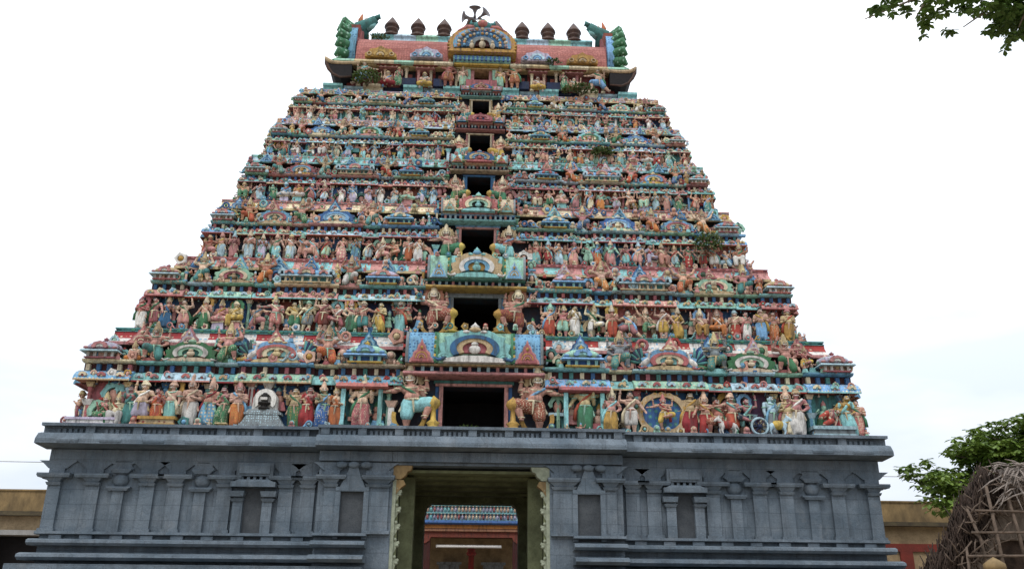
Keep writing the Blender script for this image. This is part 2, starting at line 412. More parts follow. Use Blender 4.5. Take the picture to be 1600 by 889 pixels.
        for j in range(5): p.box(x-.36+j*.18-.04, x-.36+j*.18+.04, y-.22, y+.02, 4.93, 5.03)
        p.box(x-.52, x+.52, y-.26, y+.02, 5.03, 5.40)
        p.box(x-.44, x+.44, y-.30, y-.2601, 5.10, 5.32)
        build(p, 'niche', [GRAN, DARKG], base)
    def blind_door(x, y):
        p = MB()
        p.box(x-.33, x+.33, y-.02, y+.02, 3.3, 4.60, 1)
        for s in (-1, 1): p.box(x+s*.33+(0 if s > 0 else -.14), x+s*.33+(.14 if s > 0 else 0), y-.15, y+.02, 3.3, 4.60)
        p.box(x-.47, x+.47, y-.16, y+.02, 4.602, 4.72)
        p.prism([(x-.36, 4.72), (x+.36, 4.72), (x+.22, 5.0), (x+.10, 5.32), (x-.10, 5.32), (x-.22, 5.0)], y-.16, y+.02)
        for j in (-.35, 0, .35): p.ell((x+j, y-.16, 5.34), (.17, .08, .1))
        build(p, 'blind_doorway', [GRAN, DARKG], base)
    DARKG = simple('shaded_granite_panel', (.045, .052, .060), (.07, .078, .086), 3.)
    for s in (-1, 1):
        for x in (4.72, 5.35, 7.10, 8.5, 9.3, 10.85): pil(s*x, 0)
        pil(s*11.93, 0, .36, .50)
        for x in (7.78, 10.1): vase(s*x, 0)
        niche(s*6.25, 0)
        pil(s*4.0, -.42, .36, .46); blind_door(s*3.38, -.42); pil(s*2.66, -.42, .62, .5)
        sd_ = MB()                                          # pilasters of the short sides
        for j in range(6):
            y = .6+j*2.6
            sd_.box(min(s*12.1, s*12.24), max(s*12.1, s*12.24), y-.2, y+.2, 3.45, 4.9)
            sd_.box(min(s*12.1, s*12.42), max(s*12.1, s*12.36), y-.45, y+.45, 4.93, 5.05)
        sd_.box(min(s*12.1, s*12.2), max(s*12.1, s*12.2), 0.03, BK, 5.42, 5.74)
        build(sd_, 'side_pilasters', GRAN, base)
    # gateway: limewashed jambs with scalloped brackets, stepped ceiling beams, inner frame
    ja = MB()
    for s in (-1, 1):
        x = s*PW
        a = sorted((x, x-s*.10)); ja.box(a[0], a[1], -.40, -.05, 0, 4.97, 1); a = sorted((x-s*.101, x-s*.17)); ja.box(a[0], a[1], -.30, -.05, 0, 4.97, 0)
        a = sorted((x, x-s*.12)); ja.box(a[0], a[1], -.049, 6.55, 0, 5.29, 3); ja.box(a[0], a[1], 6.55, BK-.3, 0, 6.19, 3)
        for j in range(9):                                  # scallops
            z = .6+j*.47
            ja.prism([(x-s*.1, z-.02), (x-s*.15, z+.06), (x-s*.20, z+.20), (x-s*.27, z+.27), (x-s*.25, z+.33), (x-s*.17, z+.31), (x-s*.1, z+.40)], -.34, -.20, 1)
            ja.ell((x-s*.20, -.30, z+.20), (.06, .09, .05), 8, 5, 1); ja.ell((x-s*.14, -.30, z+.36), (.05, .09, .06), 8, 5, 1)
        ja.prism([(x, 4.98), (x-s*.22, 4.98), (x-s*.36, 5.10), (x-s*.40, 5.20), (x-s*.50, 5.24), (x-s*.54, 5.37), (x, 5.37)], -.40, -.06, 2 if s < 0 else 1)
        ja.prism([(x-s*.1, 4.55), (x-s*.24, 4.75), (x-s*.36, 4.84), (x-s*.30, 4.96), (x-s*.1, 4.96)], -.38, -.1, 2)
        a = sorted((x-s*.121, x-s*.55)); ja.box(a[0], a[1], .9, 1.3, 0, 5.21, 0)
        a = sorted((x-s*.121, x-s*.54)); ja.box(a[0], a[1], 6.6, 7.4, 0, 5.1, 0)
        ja.prism([(x-s*.54, 5.08), (x-s*.78, 5.08), (x-s*.62, 4.95), (x-s*.54, 4.6)], 6.62, 7.38, 0)
    ja.box(-PW, PW, .6, 7.45, 5.30, 5.375, 0)
    for y in (-.02, 1.3, 2.6, 4.0, 5.4): ja.box(-PW+.13, PW-.13, y, y+.45, 5.22, 5.299, 0)
    ja.box(-PW+.13, PW-.13, 6.6, 7.4, 5.08, 5.298, 0)
    build(ja, 'gateway_frame', [OLIVE, OLIVEL, TANST, simple('shade_darkened_olive_wall', (.05, .058, .03), (.025, .03, .018), 2.)], base)  # side-wall olive darkened to paint in the shade of the passage
    return base
BASE = granite_base()

# ---- reusable carved pieces (unit size, looking towards -y)
def horseshoe_mesh(lobes=9, steps=3, finial=True, curls=True):
    """gable arch: width 1, height ~.95; slots: outer, middle, inner, niche, trim"""
    b = MB(); cz = .36; a0, a1 = R(-32), R(212)
    b.ring(0, cz, .36, .50, a0, a1, -.10, .04, 0, 22, lobes, .22)
    b.ring(0, cz, .27, .365, a0, a1, -.15, .04, 1, 20)
    b.ring(0, cz, .18, .275, a0, a1, -.125, .04, 2, 18)
    pts = [(.185*cos(a0+(a1-a0)*i/14), cz+.185*sin(a0+(a1-a0)*i/14)) for i in range(15)]
    b.prism(pts, -.06, .04, 3)
    b.prism([(-.46, 0), (.46, 0), (.42, .10), (.16, .17), (-.16, .17), (-.42, .10)], -.12, .04, 4)
    b.ell((0, -.10, cz-.02), (.09, .06, .12), mat=4); b.ell((0, -.11, cz+.12), (.055, .05, .06), mat=4)
    if curls:
        for s in (-1, 1):
            b.torus((s*.44, -.08, .15), .075, .032, 10, 5, mat=0, axis='y')
            b.tube([(s*.43, -.1, .10), (s*.54, -.1, .05), (s*.60, -.08, .14)], [.05, .04, .012], 6, 1)
    if finial:
        b.ell((0, -.08, cz+.52), (.09, .07, .08), mat=2); b.lathe([(.05, 0), (.07, .05), (.03, .1), (.0, .17)], (0, -.06, cz+.57), 8, 4)
        for s in (-1, 1): b.ell((s*.13, -.08, cz+.46), (.06, .05, .05), mat=4)
    return b.mesh('gable_arch', 5)
def leaf_plaque_mesh():
    """small pointed gable on the sloping ledges; slots: plate, rim, boss"""
    b = MB()
    pts = [(-.5, 0), (-.46, .12), (-.36, .20), (-.34, .34), (-.20, .44), (-.15, .60), (-.07, .68), (0, .86), (.07, .68), (.15, .60), (.20, .44), (.34, .34), (.36, .20), (.46, .12), (.5, 0)]
    b.prism(pts, -.04, .16, 1)
    b.prism([(x*.80, z*.82+.02) for x, z in pts], -.09, -.041, 0)
    for i in range(3): b.ring(0, .12, .06+i*.075, .095+i*.075, R(0), R(180), -.125+.01*i, -.09, 2 if i % 2 == 0 else 1, 10)
    b.ell((0, -.1, .5), (.06, .05, .07), mat=2)
    return b.mesh('leaf_gable', 3)
def kuta_mesh():
    """domed miniature shrine: width 1; slots: dome, eave, wall, columns, arch, trim"""
    b = MB()
    b.box(-.40, .40, -.34, .3, 0, .05, 5)
    b.box(-.30, .30, -.22, .3, .05, .26, 2)
    for x in (-.32, -.14, .14, .32): b.box(x-.035, x+.035, -.30, -.2201, .05, .26, 3)
    b.frus(0, -.02, .26, .33, 1.0, .86, .94, .8, 1); b.frus(0, -.02, .331, .37, .8, .7, .62, .54, 5)
    b.lathe([(0, .0), (.36, .0), (.46, .06), (.47, .14), (.42, .25), (.30, .34), (.12, .40), (.0, .41)], (0, -.02, .37), 20, 0, True, .05, 1, .85)
    b.ring(0, .46, .10, .20, R(-25), R(205), -.46, -.2, 4, 14, 5, .2); b.ring(0, .46, .0, .11, R(-25), R(205), -.43, -.2, 3, 10)
    b.lathe([(.06, .0), (.10, .03), (.04, .07), (.08, .12), (.02, .18), (0, .24)], (0, -.02, .77), 8, 5)
    for s in (-1, 1): b.ell((s*.38, -.36, .42), (.07, .06, .06), mat=4)
    return b.mesh('miniature_shrine', 6)
def shala_mesh():
    """wagon-roofed miniature shrine, width 1; slots: roof, eave, wall, columns, arch, trim"""
    b = MB()
    b.box(-.47, .47, -.20, .2, 0, .04, 5); b.box(-.42, .42, -.13, .2, .04, .20, 2)
    for i in range(6): x = -.40+i*.16; b.box(x-.02, x+.02, -.175, -.1301, .04, .20, 3)
    b.frus(0, -.02, .20, .245, 1.02, .50, .98, .44, 1)
    n = 10; vs = []; 
    for x in (-.45, .45):
        for i in range(n+1):
            t = pi*i/n; vs.append((x, -.02-.20*cos(t)*(1+.25*sin(t)), .245+.24*sin(t)))
    fs = [(i, i+1, n+2+i, n+1+i) for i in range(n)]+[tuple(range(n, -1, -1)), tuple(range(n+1, 2*n+2))]
    b.add(vs, fs, [0]*n+[4, 4], False)
    b.ring(0, .33, .09, .16, R(-30), R(210), -.30, -.1, 4, 14, 7, .2); b.ring(0, .33, .0, .095, R(-30), R(210), -.28, -.1, 3, 10)
    for s in (-1, 1):
        b.ring(s*.33, .30, .04, .09, R(-20), R(200), -.28, -.12, 4, 10)
        b.ring(s*.47, .31, .06, .15, R(-30), R(210), -.26, .16, 1, 12, 5, .2, .5)
        b.lathe([(.03, 0), (.045, .025), (.02, .05), (.0, .10)], (s*.22, -.02, .475), 7, 5)
    b.lathe([(.03, 0), (.05, .03), (.02, .06), (.0, .12)], (0, -.02, .475), 7, 5)
    return b.mesh('wagon_shrine', 6)
def column_mesh():
    b = MB()
    b.box(-.5, .5, -.5, .5, 0, .07, 1); b.lathe([(.36, .07), (.36, .30), (.42, .33), (.36, .36), (.34, .70), (.44, .73), (.30, .77), (.52, .84), (.52, .88), (.3, .89)], n=8, smooth=False)
    b.frus(0, 0, .89, .96, 1.0, 1.0, 1.3, 1.2, 1); b.box(-.75, .75, -.6, .6, .961, 1.0, 1)
    return b.mesh('column', 2)
HORSE = [horseshoe_mesh(9), horseshoe_mesh(13), horseshoe_mesh(7)]
LEAFP = leaf_plaque_mesh(); KUTA = kuta_mesh(); SHALA = shala_mesh(); COL = column_mesh()
rng = random.Random(11)
TRIM = ['sky', 'turq', 'mint', 'pink', 'cream', 'pale', 'green', 'sand', 'rose']

EAVE = [dict(c='sky', k='pale', r='turq', s='mint', d='sky', m='pink'), dict(c='pink', k='mint', r='turq', s='pink', d='pale', m='sand'),
        dict(c='sky', k='mint', r='turq', s='pale', d='sky', m='turq'), dict(c='turq', k='turq', r='pink', s='pale', d='pink', m='sand'),
        dict(c='mint', k='pale', r='sky', s='pale', d='mint', m='pink'), dict(c='cream', k='turq', r='sand', s='pink', d='mint', m='turq')]
APRON = [('white', 'red', 'teal'), ('turq', 'pink', 'rose'), ('pink', 'cream', 'rose'), ('turq', 'pale', 'mint'), ('pale', 'purple', 'cream'), ('rose', 'cream', 'lav')]
KUDU_COL = [('green', 'lav', 'sand', 'ochre', 'cream'), ('green', 'white', 'mint', 'teal', 'cream'), ('mint', 'cream', 'rose', 'teal', 'sand'),
            ('sky', 'rose', 'cream', 'turq', 'sand'), ('rose', 'sky', 'cream', 'green', 'ochre'), ('blue', 'sky', 'pale', 'rose', 'cream'), ('mint', 'pink', 'turq', 'brick', 'cream'),
            ('turq', 'green', 'cream', 'ochre', 'pink'), ('pale', 'lav', 'white', 'sky', 'cream'), ('sand', 'pink', 'mint', 'blue', 'cream')]
PLQ = [('sky', 'blue', 'pale'), ('sky', 'pale', 'blue'), ('lav', 'pink', 'cream'), ('turq', 'sky', 'cream'), ('pink', 'rose', 'cream'), ('blue', 'sky', 'sand')]
# bays of one half of a storey as fractions of the half width: name, from, to, projection
BAYS = [('m', .00, .205, .34), ('d', .205, .345, .20), ('r', .345, .405, 0), ('s', .405, .595, .18), ('r', .595, .655, 0), ('k', .655, .775, .12), ('r', .775, .85, 0), ('c', .85, 1.0, .18)]

def storey(k):
    h, z0, yf, w, s = H[k], Z[k], YF[k], W[k], SK[k]
    w2, yf2, z2 = W[k+1], YF[k+1], Z[k+1]
    dw = DW[k]; yw = yf+.52*s+.10
    dz = (1.50, 1.42, 1.45, 1.36, 1.32, 1.24)[k]         # door height
    E = EAVE[k]; BK = 2*YC-yf
    zz = lambda t: z0+(t+(SH[k] if .39 < t < .66 else 0))*h
    # body: walls with a real doorway and a room behind it lined near-black for shade
    hw = (2.12, 1.62, 1.30, 1.05, .92, .80)[k]           # half width of the central roof
    b = MB(); ww = w-INS[k]*s
    for sg in (-1, 1):
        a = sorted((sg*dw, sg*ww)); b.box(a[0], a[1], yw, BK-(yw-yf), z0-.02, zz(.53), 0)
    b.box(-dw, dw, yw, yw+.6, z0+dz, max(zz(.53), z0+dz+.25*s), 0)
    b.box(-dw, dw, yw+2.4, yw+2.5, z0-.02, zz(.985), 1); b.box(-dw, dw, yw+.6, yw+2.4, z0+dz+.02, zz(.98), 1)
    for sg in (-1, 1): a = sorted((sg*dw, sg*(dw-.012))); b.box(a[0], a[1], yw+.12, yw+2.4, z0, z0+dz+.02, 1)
    wh = w2-.12; yh = yf2+.10
    for sg in (-1, 1):
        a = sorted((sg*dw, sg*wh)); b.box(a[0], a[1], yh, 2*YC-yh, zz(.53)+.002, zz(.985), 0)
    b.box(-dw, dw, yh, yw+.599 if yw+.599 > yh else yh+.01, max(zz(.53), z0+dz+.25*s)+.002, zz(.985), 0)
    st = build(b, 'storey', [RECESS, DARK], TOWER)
    fl = MB()                                            # ledge the statues stand on
    fl.box(-w-.02, w+.02, yf-.02, yw+.02, z0-.10*s, z0, 0)
    fl.box(-w-.02, -w+1.1*s, yw+.02, BK, z0-.10*s, z0, 0); fl.box(w-1.1*s, w+.02, yw+.02, BK, z0-.10*s, z0, 0)
    build(fl, 'ledge', M(('grey', 'teal', 'brick', 'teal', 'turq', 'lav')[k]), st)
    # eave, dentils, slab - bay by bay
    pass
    def eave(a0, a1, fr, d, c, end):
        e0, e1 = zz(.425), zz(.535); hh = e1-e0
        prof = [(-.3*s, e1), (.20*d, e1), (.62*d, e0+.74*hh), (.9*d, e0+.42*hh), (d, e0+.12*hh), (d, e0), (.9*d, e0), (.78*d, e0+.10*hh), (-.3*s, e0+.10*hh)]
        m_ = MB(); m_.sweep(prof, a0, a1, fr, [0, 0, 0, 0, 1, 1, 2, 2, 0])
        n = max(1, int((a1-a0)/(.44*s)))
        o, ax, ow = fr
        for i in range(n):
            a = a0+(a1-a0)*(i+.5)/n; p = o+ax*a+ow*(d*.86)+V((0, 0, e0+.40*hh))
            if abs(ow.y) > .5:
                m_.ring(p.x, p.z-.02*s, .05*s, .125*s, 0, pi, p.y-.09*s, p.y+.02, 3+i % 2, 8); m_.ell((p.x, p.y-.03*s, p.z+.0*s), (.05*s,)*3, 6, 4, 4-i % 2)
        build(m_, 'eave', [M(c, rng.choice([None, None, 'cream', 'pink']) if c not in ('cream',) else None, mscale=9), M(rng.choice(['red', 'pink', 'rose', 'sand', 'turq'])), M(rng.choice(['tan', 'rose', 'brown', 'rose'])), M(rng.choice(['cream', 'sand', 'pale'])), M(rng.choice(['rose', 'pink', 'turq']))], st)
    SHC = [M('turq'), M('pale'), M('pink'), M('cream'), M('mint'), M('turq', 'cream', mscale=8), M('pale', 'blue', mscale=8), M('sky')]; DNC = [M('blue'), M('rose'), M('teal'), M('maroon'), M('cream')]
    def blocks(dent, a0, a1, fr, out_):
        o, ax, ow = fr
        n = max(1, int((a1-a0)/(.30*s)))
        for i in range(n):
            a = a0+(a1-a0)*(i+.5)/n
            dent.sweep([(-.1*s, zz(.536)), (out_, zz(.536)), (out_, zz(.596)), (-.1*s, zz(.596))], a-.06*s, a+.06*s, fr, rng.choice([0, 0, 1, 2, 4]))
    de = .43*s
    for (nm, f0, f1, pj) in BAYS:
        if nm == 'd': f0 = (hw+.06*s)/w
        for sg in ((-1, 1) if nm != 'm' else (0,)):
            x0, x1 = (-f1*w, f1*w) if nm == 'm' else sorted((sg*f0*w, sg*f1*w))
            if nm == 'c': x0, x1 = sorted((sg*f0*w, sg*(ww+de-.10*s)))
            if nm == 'm': continue
            p = pj*s*.75
            fr = XF(yw-p+.02)
            eave(x0+.004, x1-.004, fr, de, E[nm], 0)
            sl0, sl1 = (x0, x1) if nm != 'c' else sorted((sg*f0*w, sg*(ww+(.22 if k < 2 else .02)*s)))
            slab = MB(); dent = MB()
            slab.sweep([(-1.0*s, zz(.600)), (.27*s, zz(.608)), (.36*s, zz(.618)), (.37*s, zz(.634)), (-1.0*s, zz(.634))], sl0+.003, sl1-.003, XF(yw-p+.10*s), 0)
            build(slab, 'shelf', [rng.choice(SHC)], st)
            dent.sweep([(-1.0*s, zz(.530)), (.10*s, zz(.530)), (.10*s, zz(.608)), (-1.0*s, zz(.608))], sl0+.002, sl1-.002, XF(yw-p+.10*s), 3)
            blocks(dent, sl0, sl1, XF(yw-p+.10*s), .22*s)
            build(dent, 'dentil_course', DNC, st)
    for sg in (-1, 1):                                   # short sides
        n = 5
        for i in range(n):
            y0_, y1_ = yw+.05+(BK-2*yw+yf-.1)*i/n, yw+.05+(BK-2*yw+yf-.1)*(i+1)/n
            pj = (.14, 0, .14, 0, .14)[i]*s
            eave(y0_, y1_, side_frame(sg, ww+pj-.02), de, E['cksdr'[i]], 0)
        slab = MB(); slab.sweep([(-1.2*s, zz(.597)), (.34*s, zz(.597)), (.40*s, zz(.62)), (.40*s, zz(.636)), (-1.2*s, zz(.636))], yw+.05, 2*YC-yw-.05, side_frame(sg, ww-.12*s), 0); build(slab, 'shelf', [M('pale')], st)
        dent = MB(); dent.sweep([(-1.5*s, zz(.530)), (.10*s, zz(.530)), (.10*s, zz(.596)), (-1.5*s, zz(.596))], yw+.05, 2*YC-yw-.05, side_frame(sg, ww-.12*s), 3)
        blocks(dent, yw+.05, 2*YC-yw-.05, side_frame(sg, ww-.12*s), .2*s); build(dent, 'dentil_course', DNC, st)
    # painted wall panels and columns behind the statues
    for nm, f0, f1, pj in BAYS[1:]:
        for sg in (-1, 1):
            x0, x1 = sorted((sg*f0*w, sg*min(f1*w, ww-.03*s)))
            p = pj*s*.75
            if p:
                pan = MB(); pan.box(x0+.03, x1-.03, yw-p, yw+.01, z0, zz(.43)); build(pan, 'wall_panel', M(rng.choice(['navy', 'brick', 'teal', 'blue', 'blue', 'teal', 'rose', 'purple'])), st)
            for x in ((x0+.1*s, x1-.1*s) if pj else ()):
                if k < 5 and nm != 'r':
                    put('column', COL, [M(rng.choice(['sky', 'turq', 'pale', 'mint', 'rose'])), M(rng.choice(['cream', 'rose', 'blue', 'sand']))], st, (x, yw-p-.1*s, z0), 0, (.17*s, .17*s, (.425+SH[k])*h))
    # apron: sloping ledge of the storey above
    c0, c1, c2 = APRON[k]; lip = ('pink', 'sand', 'sand', 'turq', 'pale', 'sand')[k]
    ap = MB(); up = MB()
    def apron(a0, a1, fr, mi):
        e0, e1 = zz(.805), zz(.958); hh = e1-e0; d = .34*s
        ap.sweep([(-.5*s, e1), (.02, e1), (.12*d, e0+.75*hh), (.45*d, e0+.5*hh), (.80*d, e0+.28*hh), (d, e0+.2*hh), (d, e0), (.8*d, e0), (-.5*s, e0+.08*hh)],
                 a0, a1, fr, [mi, mi, mi, mi+2 if mi < 2 else mi, mi+2 if mi < 2 else mi, 4, 4, 5, 5])
        up.sweep([(-.5*s, e1), (.05*s, e1), (.05*s, zz(.967)), (-.5*s, zz(.967))], a0, a1, fr, 0)
        up.sweep([(-.5*s, zz(.967)), (-.05*s, zz(.967)), (-.05*s, zz(.985)), (-.5*s, zz(.985))], a0, a1, fr, 1)
        up.sweep([(-.5*s, zz(.985)), (.03*s, zz(.985)), (.03*s, z2-.002), (-.5*s, z2-.002)], a0, a1, fr, 0)
    fr = XF(yf2)
    nseg = 14
    for sg in (-1, 1):
        xs = [sg*(1.0+(w2+(.22 if k < 2 else .10)*s-1.0)*i/nseg) for i in range(nseg+1)]
        for i in range(nseg):
            a = sorted((xs[i], xs[i+1])); apron(a[0]+.002, a[1]-.002, fr, i % 2)
        for j in range(28):
            x = sg*(1.2+j*(w2-1.2)/28); up.box(x-.055*s, x+.055*s, yf2-.07*s, yf2+.05*s, zz(.968), zz(.984), 2)
        for i in range(4):
            y0_, y1_ = yf2+.02+(2*YC-2*yf2-.04)*i/4, yf2+.02+(2*YC-2*yf2-.04)*(i+1)/4
            apron(y0_, y1_, side_frame(sg, w2+.02), i % 2)
        build(ap, 'sloping_apron', [M(c0, 'sky' if c0 != 'turq' else 'rose', mscale=6), M(c1, 'rose' if c1 in ('pink', 'cream', 'pale') else 'cream', mscale=7), M(c0), M(c0 if k == 0 else c1, 'cream' if c1 != 'cream' else 'rose', mscale=8), M(lip), M('brown')], st)
        build(up, 'string_course', [M(c2), M('navy'), M('green' if k == 0 else 'pink')], st); ap = MB(); up = MB()
    # leaf gables on the apron
    xs = [.30, .42, .56, .67, .80, .93]
    for i, f in enumerate(xs):
        for sg in (-1, 1):
            c = PLQ[(i*2+k+(1 if sg > 0 and k else 0)) % len(PLQ)]; wd = (.95 if i % 2 else .72)*s
            put('leaf_gable', LEAFP, [M(c[0]), M(c[1]), M(c[2])], st, (sg*f*w2, yf2-.31*s, zz(.812)), 0, (wd, .9*s, .72*s))
    # parapet of miniature shrines
    yp = yw-.10*s; zp = zz(.636)
    kc = lambda i: [M(c) for c in KUDU_COL[i % len(KUDU_COL)]]
    for sg in (-1, 1):
        put('miniature_shrine', KUTA, [M(('lav', 'sand', 'sky', 'turq', 'cream', 'mint')[k], 'mint' if k == 0 else None), M('pale'), M('peach'), M('white'), M('pink'), M('rose')], st,
            (sg*(ww-(.33 if k < 2 else .55)*s), yp-.08*s, zp), 0, (1.14*s, 1.0*s, .74*s))
        put('miniature_shrine', KUTA, [M(('mint', 'lav', 'sky', 'sky', 'turq', 'pale')[k]), M('sky'), M('blue'), M('turq'), M(('sky', 'pink', 'cream', 'rose', 'sand', 'mint')[k]), M('ochre')], st,
            (sg*.275*w, yp-.12*s, zp), 0, (1.34*s, 1.05*s, .78*s))
        sh = put('gable_arch', HORSE[(k+1) % 3], kc(k+1), st, (sg*.715*w, yp-.12*s, zp-.02*s), 0, (1.46*s, 1.2*s, .72*s))
        if k % 2 == 0:
            put('gable_arch', HORSE[k % 3], kc(k+3), st, (sg*.50*w, yp-.16*s, zp-.02*s), 0, (1.66*s, 1.3*s, .78*s))
        else:
            put('wagon_shrine', SHALA, [M(('blue', 'sky', 'green', 'sky', 'rose', 'turq')[k], 'sky'), M('pale'), M('teal'), M('cream'), M('pink'), M('sand')], st,
                (sg*.50*w, yp-.10*s, zp), 0, (2.0*s, 1.5*s, 1.2*s))
        for f in (.36, .625, .81):                       # little pedestals under the kneeling bearers
            pd = MB(); x = sg*f*w
            pd.frus(x, yw-.02*s, zp, zp+.10*s, .62*s, .5*s, .52*s, .44*s)
            build(pd, 'pedestal', M(('rose', 'pink', 'turq', 'pink', 'mint', 'sand')[k] if f != .625 else 'turq'), st)
        # shrines on the short sides
        for i, (dy, me) in enumerate(((.5*s, 0), ((YC-yf)*.5, 1), (YC-yf, 2), ((YC-yf)*1.5, 1))):
            mt = kc(k+i)
            if me == 0: continue
            put('gable_arch', HORSE[i % 3], mt, st, (sg*(ww+.10*s), yf+dy, zp-.02*s), sg*pi/2, (1.4*s, 1.2*s, .84*s))
    # ---- central bay: door frame, lintel, wagon roof with the large gable
    d = MB()
    for sg in (-1, 1):
        a = sorted((sg*dw, sg*(dw+.12*s))); d.box(a[0], a[1], yw-.10*s, yw+.25, z0, z0+dz, 0)
        a = sorted((sg*(dw+.122*s), sg*(dw+.24*s))); d.box(a[0], a[1], yw-.04*s, yw+.02, z0, z0+dz, 1)
    d.box(-dw-.24*s, dw+.24*s, yw-.12*s, yw+.25, z0+dz+.001, z0+dz+.08*s, 0); d.box(-dw-.3*s, dw+.3*s, yw-.06*s, yw+.01, z0+dz+.081*s, z0+dz+.19*s, 2)
    build(d, 'door_frame', [M(('pink', 'grey', 'pink', 'blue', 'cream', 'cream')[k]), M(('blue', 'sky', 'turq', 'sky', 'pink', 'sand')[k]), M(('teal', 'grey', 'sky', 'navy', 'maroon', 'teal')[k])], st)
    lz = z0+dz+.20*s                                     # lintel
    ymid = yw-.34*s*.75
    lt = MB()
    lc = ('pink', 'gold', 'turq', 'cream', 'pink', 'turq')[k]; ho = (.46, .44, .34, .24, .20, .20)[k]*s
    lt.sweep([(-.2*s, lz), (ho, lz+.02*s), (ho+.04*s, lz+.05*s), (ho, lz+.11*s), (ho-.08*s, lz+.15*s), (-.2*s, lz+.15*s)], -hw-.05*s, hw+.05*s, XF(ymid+.05), 0)
    lt.sweep([(-.2*s, lz+.15*s), (.16*s, lz+.15*s), (.16*s, lz+.33*s), (-.2*s, lz+.33*s)], -hw+.05*s, hw-.05*s, XF(ymid+.05), 1)
    n = 14
    for i in range(n):
        x = -hw+.1*s+(2*hw-.2*s)*(i+.5)/n
        lt.box(x-.05*s, x+.05*s, ymid+.05-.28*s, ymid+.05-.1601*s, lz+.155*s, lz+.325*s, 2 if i % 3 else 3)
    lt.sweep([(-.2*s, lz+.33*s), (ho-.08*s, lz+.33*s), (ho-.06*s, lz+.38*s), (-.2*s, lz+.38*s)], -hw, hw, XF(ymid+.05), 4)
    build(lt, 'lintel', [M(lc), M('navy'), M('pale'), M('pink'), M(('sand', 'teal', 'sky', 'cream', 'rose', 'ochre')[k])], st)
    rz = lz+.38*s; rh = max(.55*s, min(1.05*s, z2+.05*s-rz)); yr = ymid-.18*s
    rf = MB(); nn = 9
    segs = [(-hw+.08*s, -hw+.42*hw, 0), (-hw+.42*hw, hw-.42*hw, 1), (hw-.42*hw, hw-.08*s, 0)]
    prof = []
    for i in range(nn+1):
        t = pi/2*i/nn; prof.append((.28*s*cos(t)*(1+.12*sin(2*t)), rz+rh*sin(t)))
    prof = [(-.5*s, rz), ]+prof+[(-.5*s, rz+rh)]
    for a0, a1, mi in segs: rf.sweep(prof, a0+.002, a1-.002, XF(yr+.02), mi)
    build(rf, 'wagon_roof', [M(('sky', 'mint', 'cream', 'turq', 'pink', 'pink')[k], ('blue', 'turq', 'pink', 'cream', 'cream', 'pale')[k], mscale=9), M(('mint', 'turq', 'pink', 'peach', 'pink', 'pale')[k])], st)
    # end crests: ribbed fans
    for sg in (-1, 1):
        for xx, wd, cols in ((hw, .16*s, ('black', 'red', 'grey')), (.56*hw, .13*s, ('green', 'ochre', 'green'))):
            fn = MB(); x = sg*xx
            a = sorted((x, x-sg*wd*.55)); fn.sweep([(p[0]+.06*s, p[1]) for p in prof], a[0], a[1], XF(yr+.02), 2)
            for i in range(7):
                t = (i+.5)/7; zc = rz+rh*t
                fn.box(min(x+sg*.001, x+sg*wd*.5), max(x+sg*.001, x+sg*wd*.5), yr-.30*s*cos(t*1.3)-.04*s, yr, zc-.045*rh, zc+.045*rh, i % 2)
            build(fn, 'roof_crest', [M(c) for c in cols], st)
        put('leaf_gable', LEAFP, [M(('rose', 'sky', 'turq', 'rose', 'sky', 'pink')[k]), M(('pink', 'pale', 'sand', 'sand', 'blue', 'sky')[k]), M('ochre')], st, (sg*.765*hw, yr-.30*s, rz), 0, (.36*hw, .8*s, .85*rh))
    put('gable_arch', HORSE[1], [M(c) for c in (('turq', 'blue', 'sand', 'rose', 'white'), ('sand', 'white', 'sky', 'ochre', 'turq'), ('rose', 'cream', 'mint', 'black', 'turq'),
        ('blue', 'sand', 'sky', 'pink', 'rose'), ('rose', 'pink', 'rose', 'blue', 'rose'), ('blue', 'pink', 'sand', 'rose', 'pink'))[k]], st, (0, yr-.32*s, rz-.01), 0, (.98*hw, 1.3*s, 1.12*rh))
    return st
RCOL = ['flesh', 'peach', 'pink', 'cream', 'turq', 'sky', 'mint', 'rose', 'white', 'teal', 'sand', 'pale', 'red', 'blue', 'green', 'ochre']
RW = [7, 6, 6, 6, 9, 8, 7, 4, 4, 5, 3, 6, 3, 4, 4, 2]
def rc(): return rng.choices(range(len(RCOL)), RW)[0]
SKN = [0, 1, 2, 0, 1, 3, 0, 10, 6]
def orn_bust(b, x, y, z, h):
    sk = rng.choice(SKN); g_ = rc(); r = h*rng.uniform(.20, .26); a = rng.uniform(-.3, .3)*r
    b.frus(x, y, z, z+h*.38, r*2.3, r*1.6, r*1.5, r*1.2, g_)
    b.ell((x+a, y, z+h*.50), (r*.85, r*.6, h*.20), 6, 4, sk); b.ell((x+a*1.6, y-.2*r, z+h*.76), (r*.5, r*.5, h*.13), 6, 4, sk)
    b.lathe([(r*.5, 0), (r*.42, h*.10), (0, h*.22)], (x+a*1.6, y-.1*r, z+h*.84), 5, rc())
    for s_ in (-1, 1):
        up = rng.choice([-.3, .25, .6, .1])
        b.tube([(x+a+s_*r*.8, y, z+h*.62), (x+a+s_*r*1.5, y-.1*r, z+h*(.50+.1*up)), (x+a+s_*r*rng.uniform(.7, 2.1), y-.6*r, z+h*(.58+up*.5))], [r*.26, r*.22, r*.16], 4, sk)
def orn_rosette(b, x, y, z, h):
    r = h*.5; b.ring(x, z+r, r*.55, r, 0, 2*pi, y-.25*r, y+.3*r, rc(), 10, 5, .25); b.ell((x, y-.1*r, z+r), (r*.5, r*.5, r*.5), 6, 4, rc())
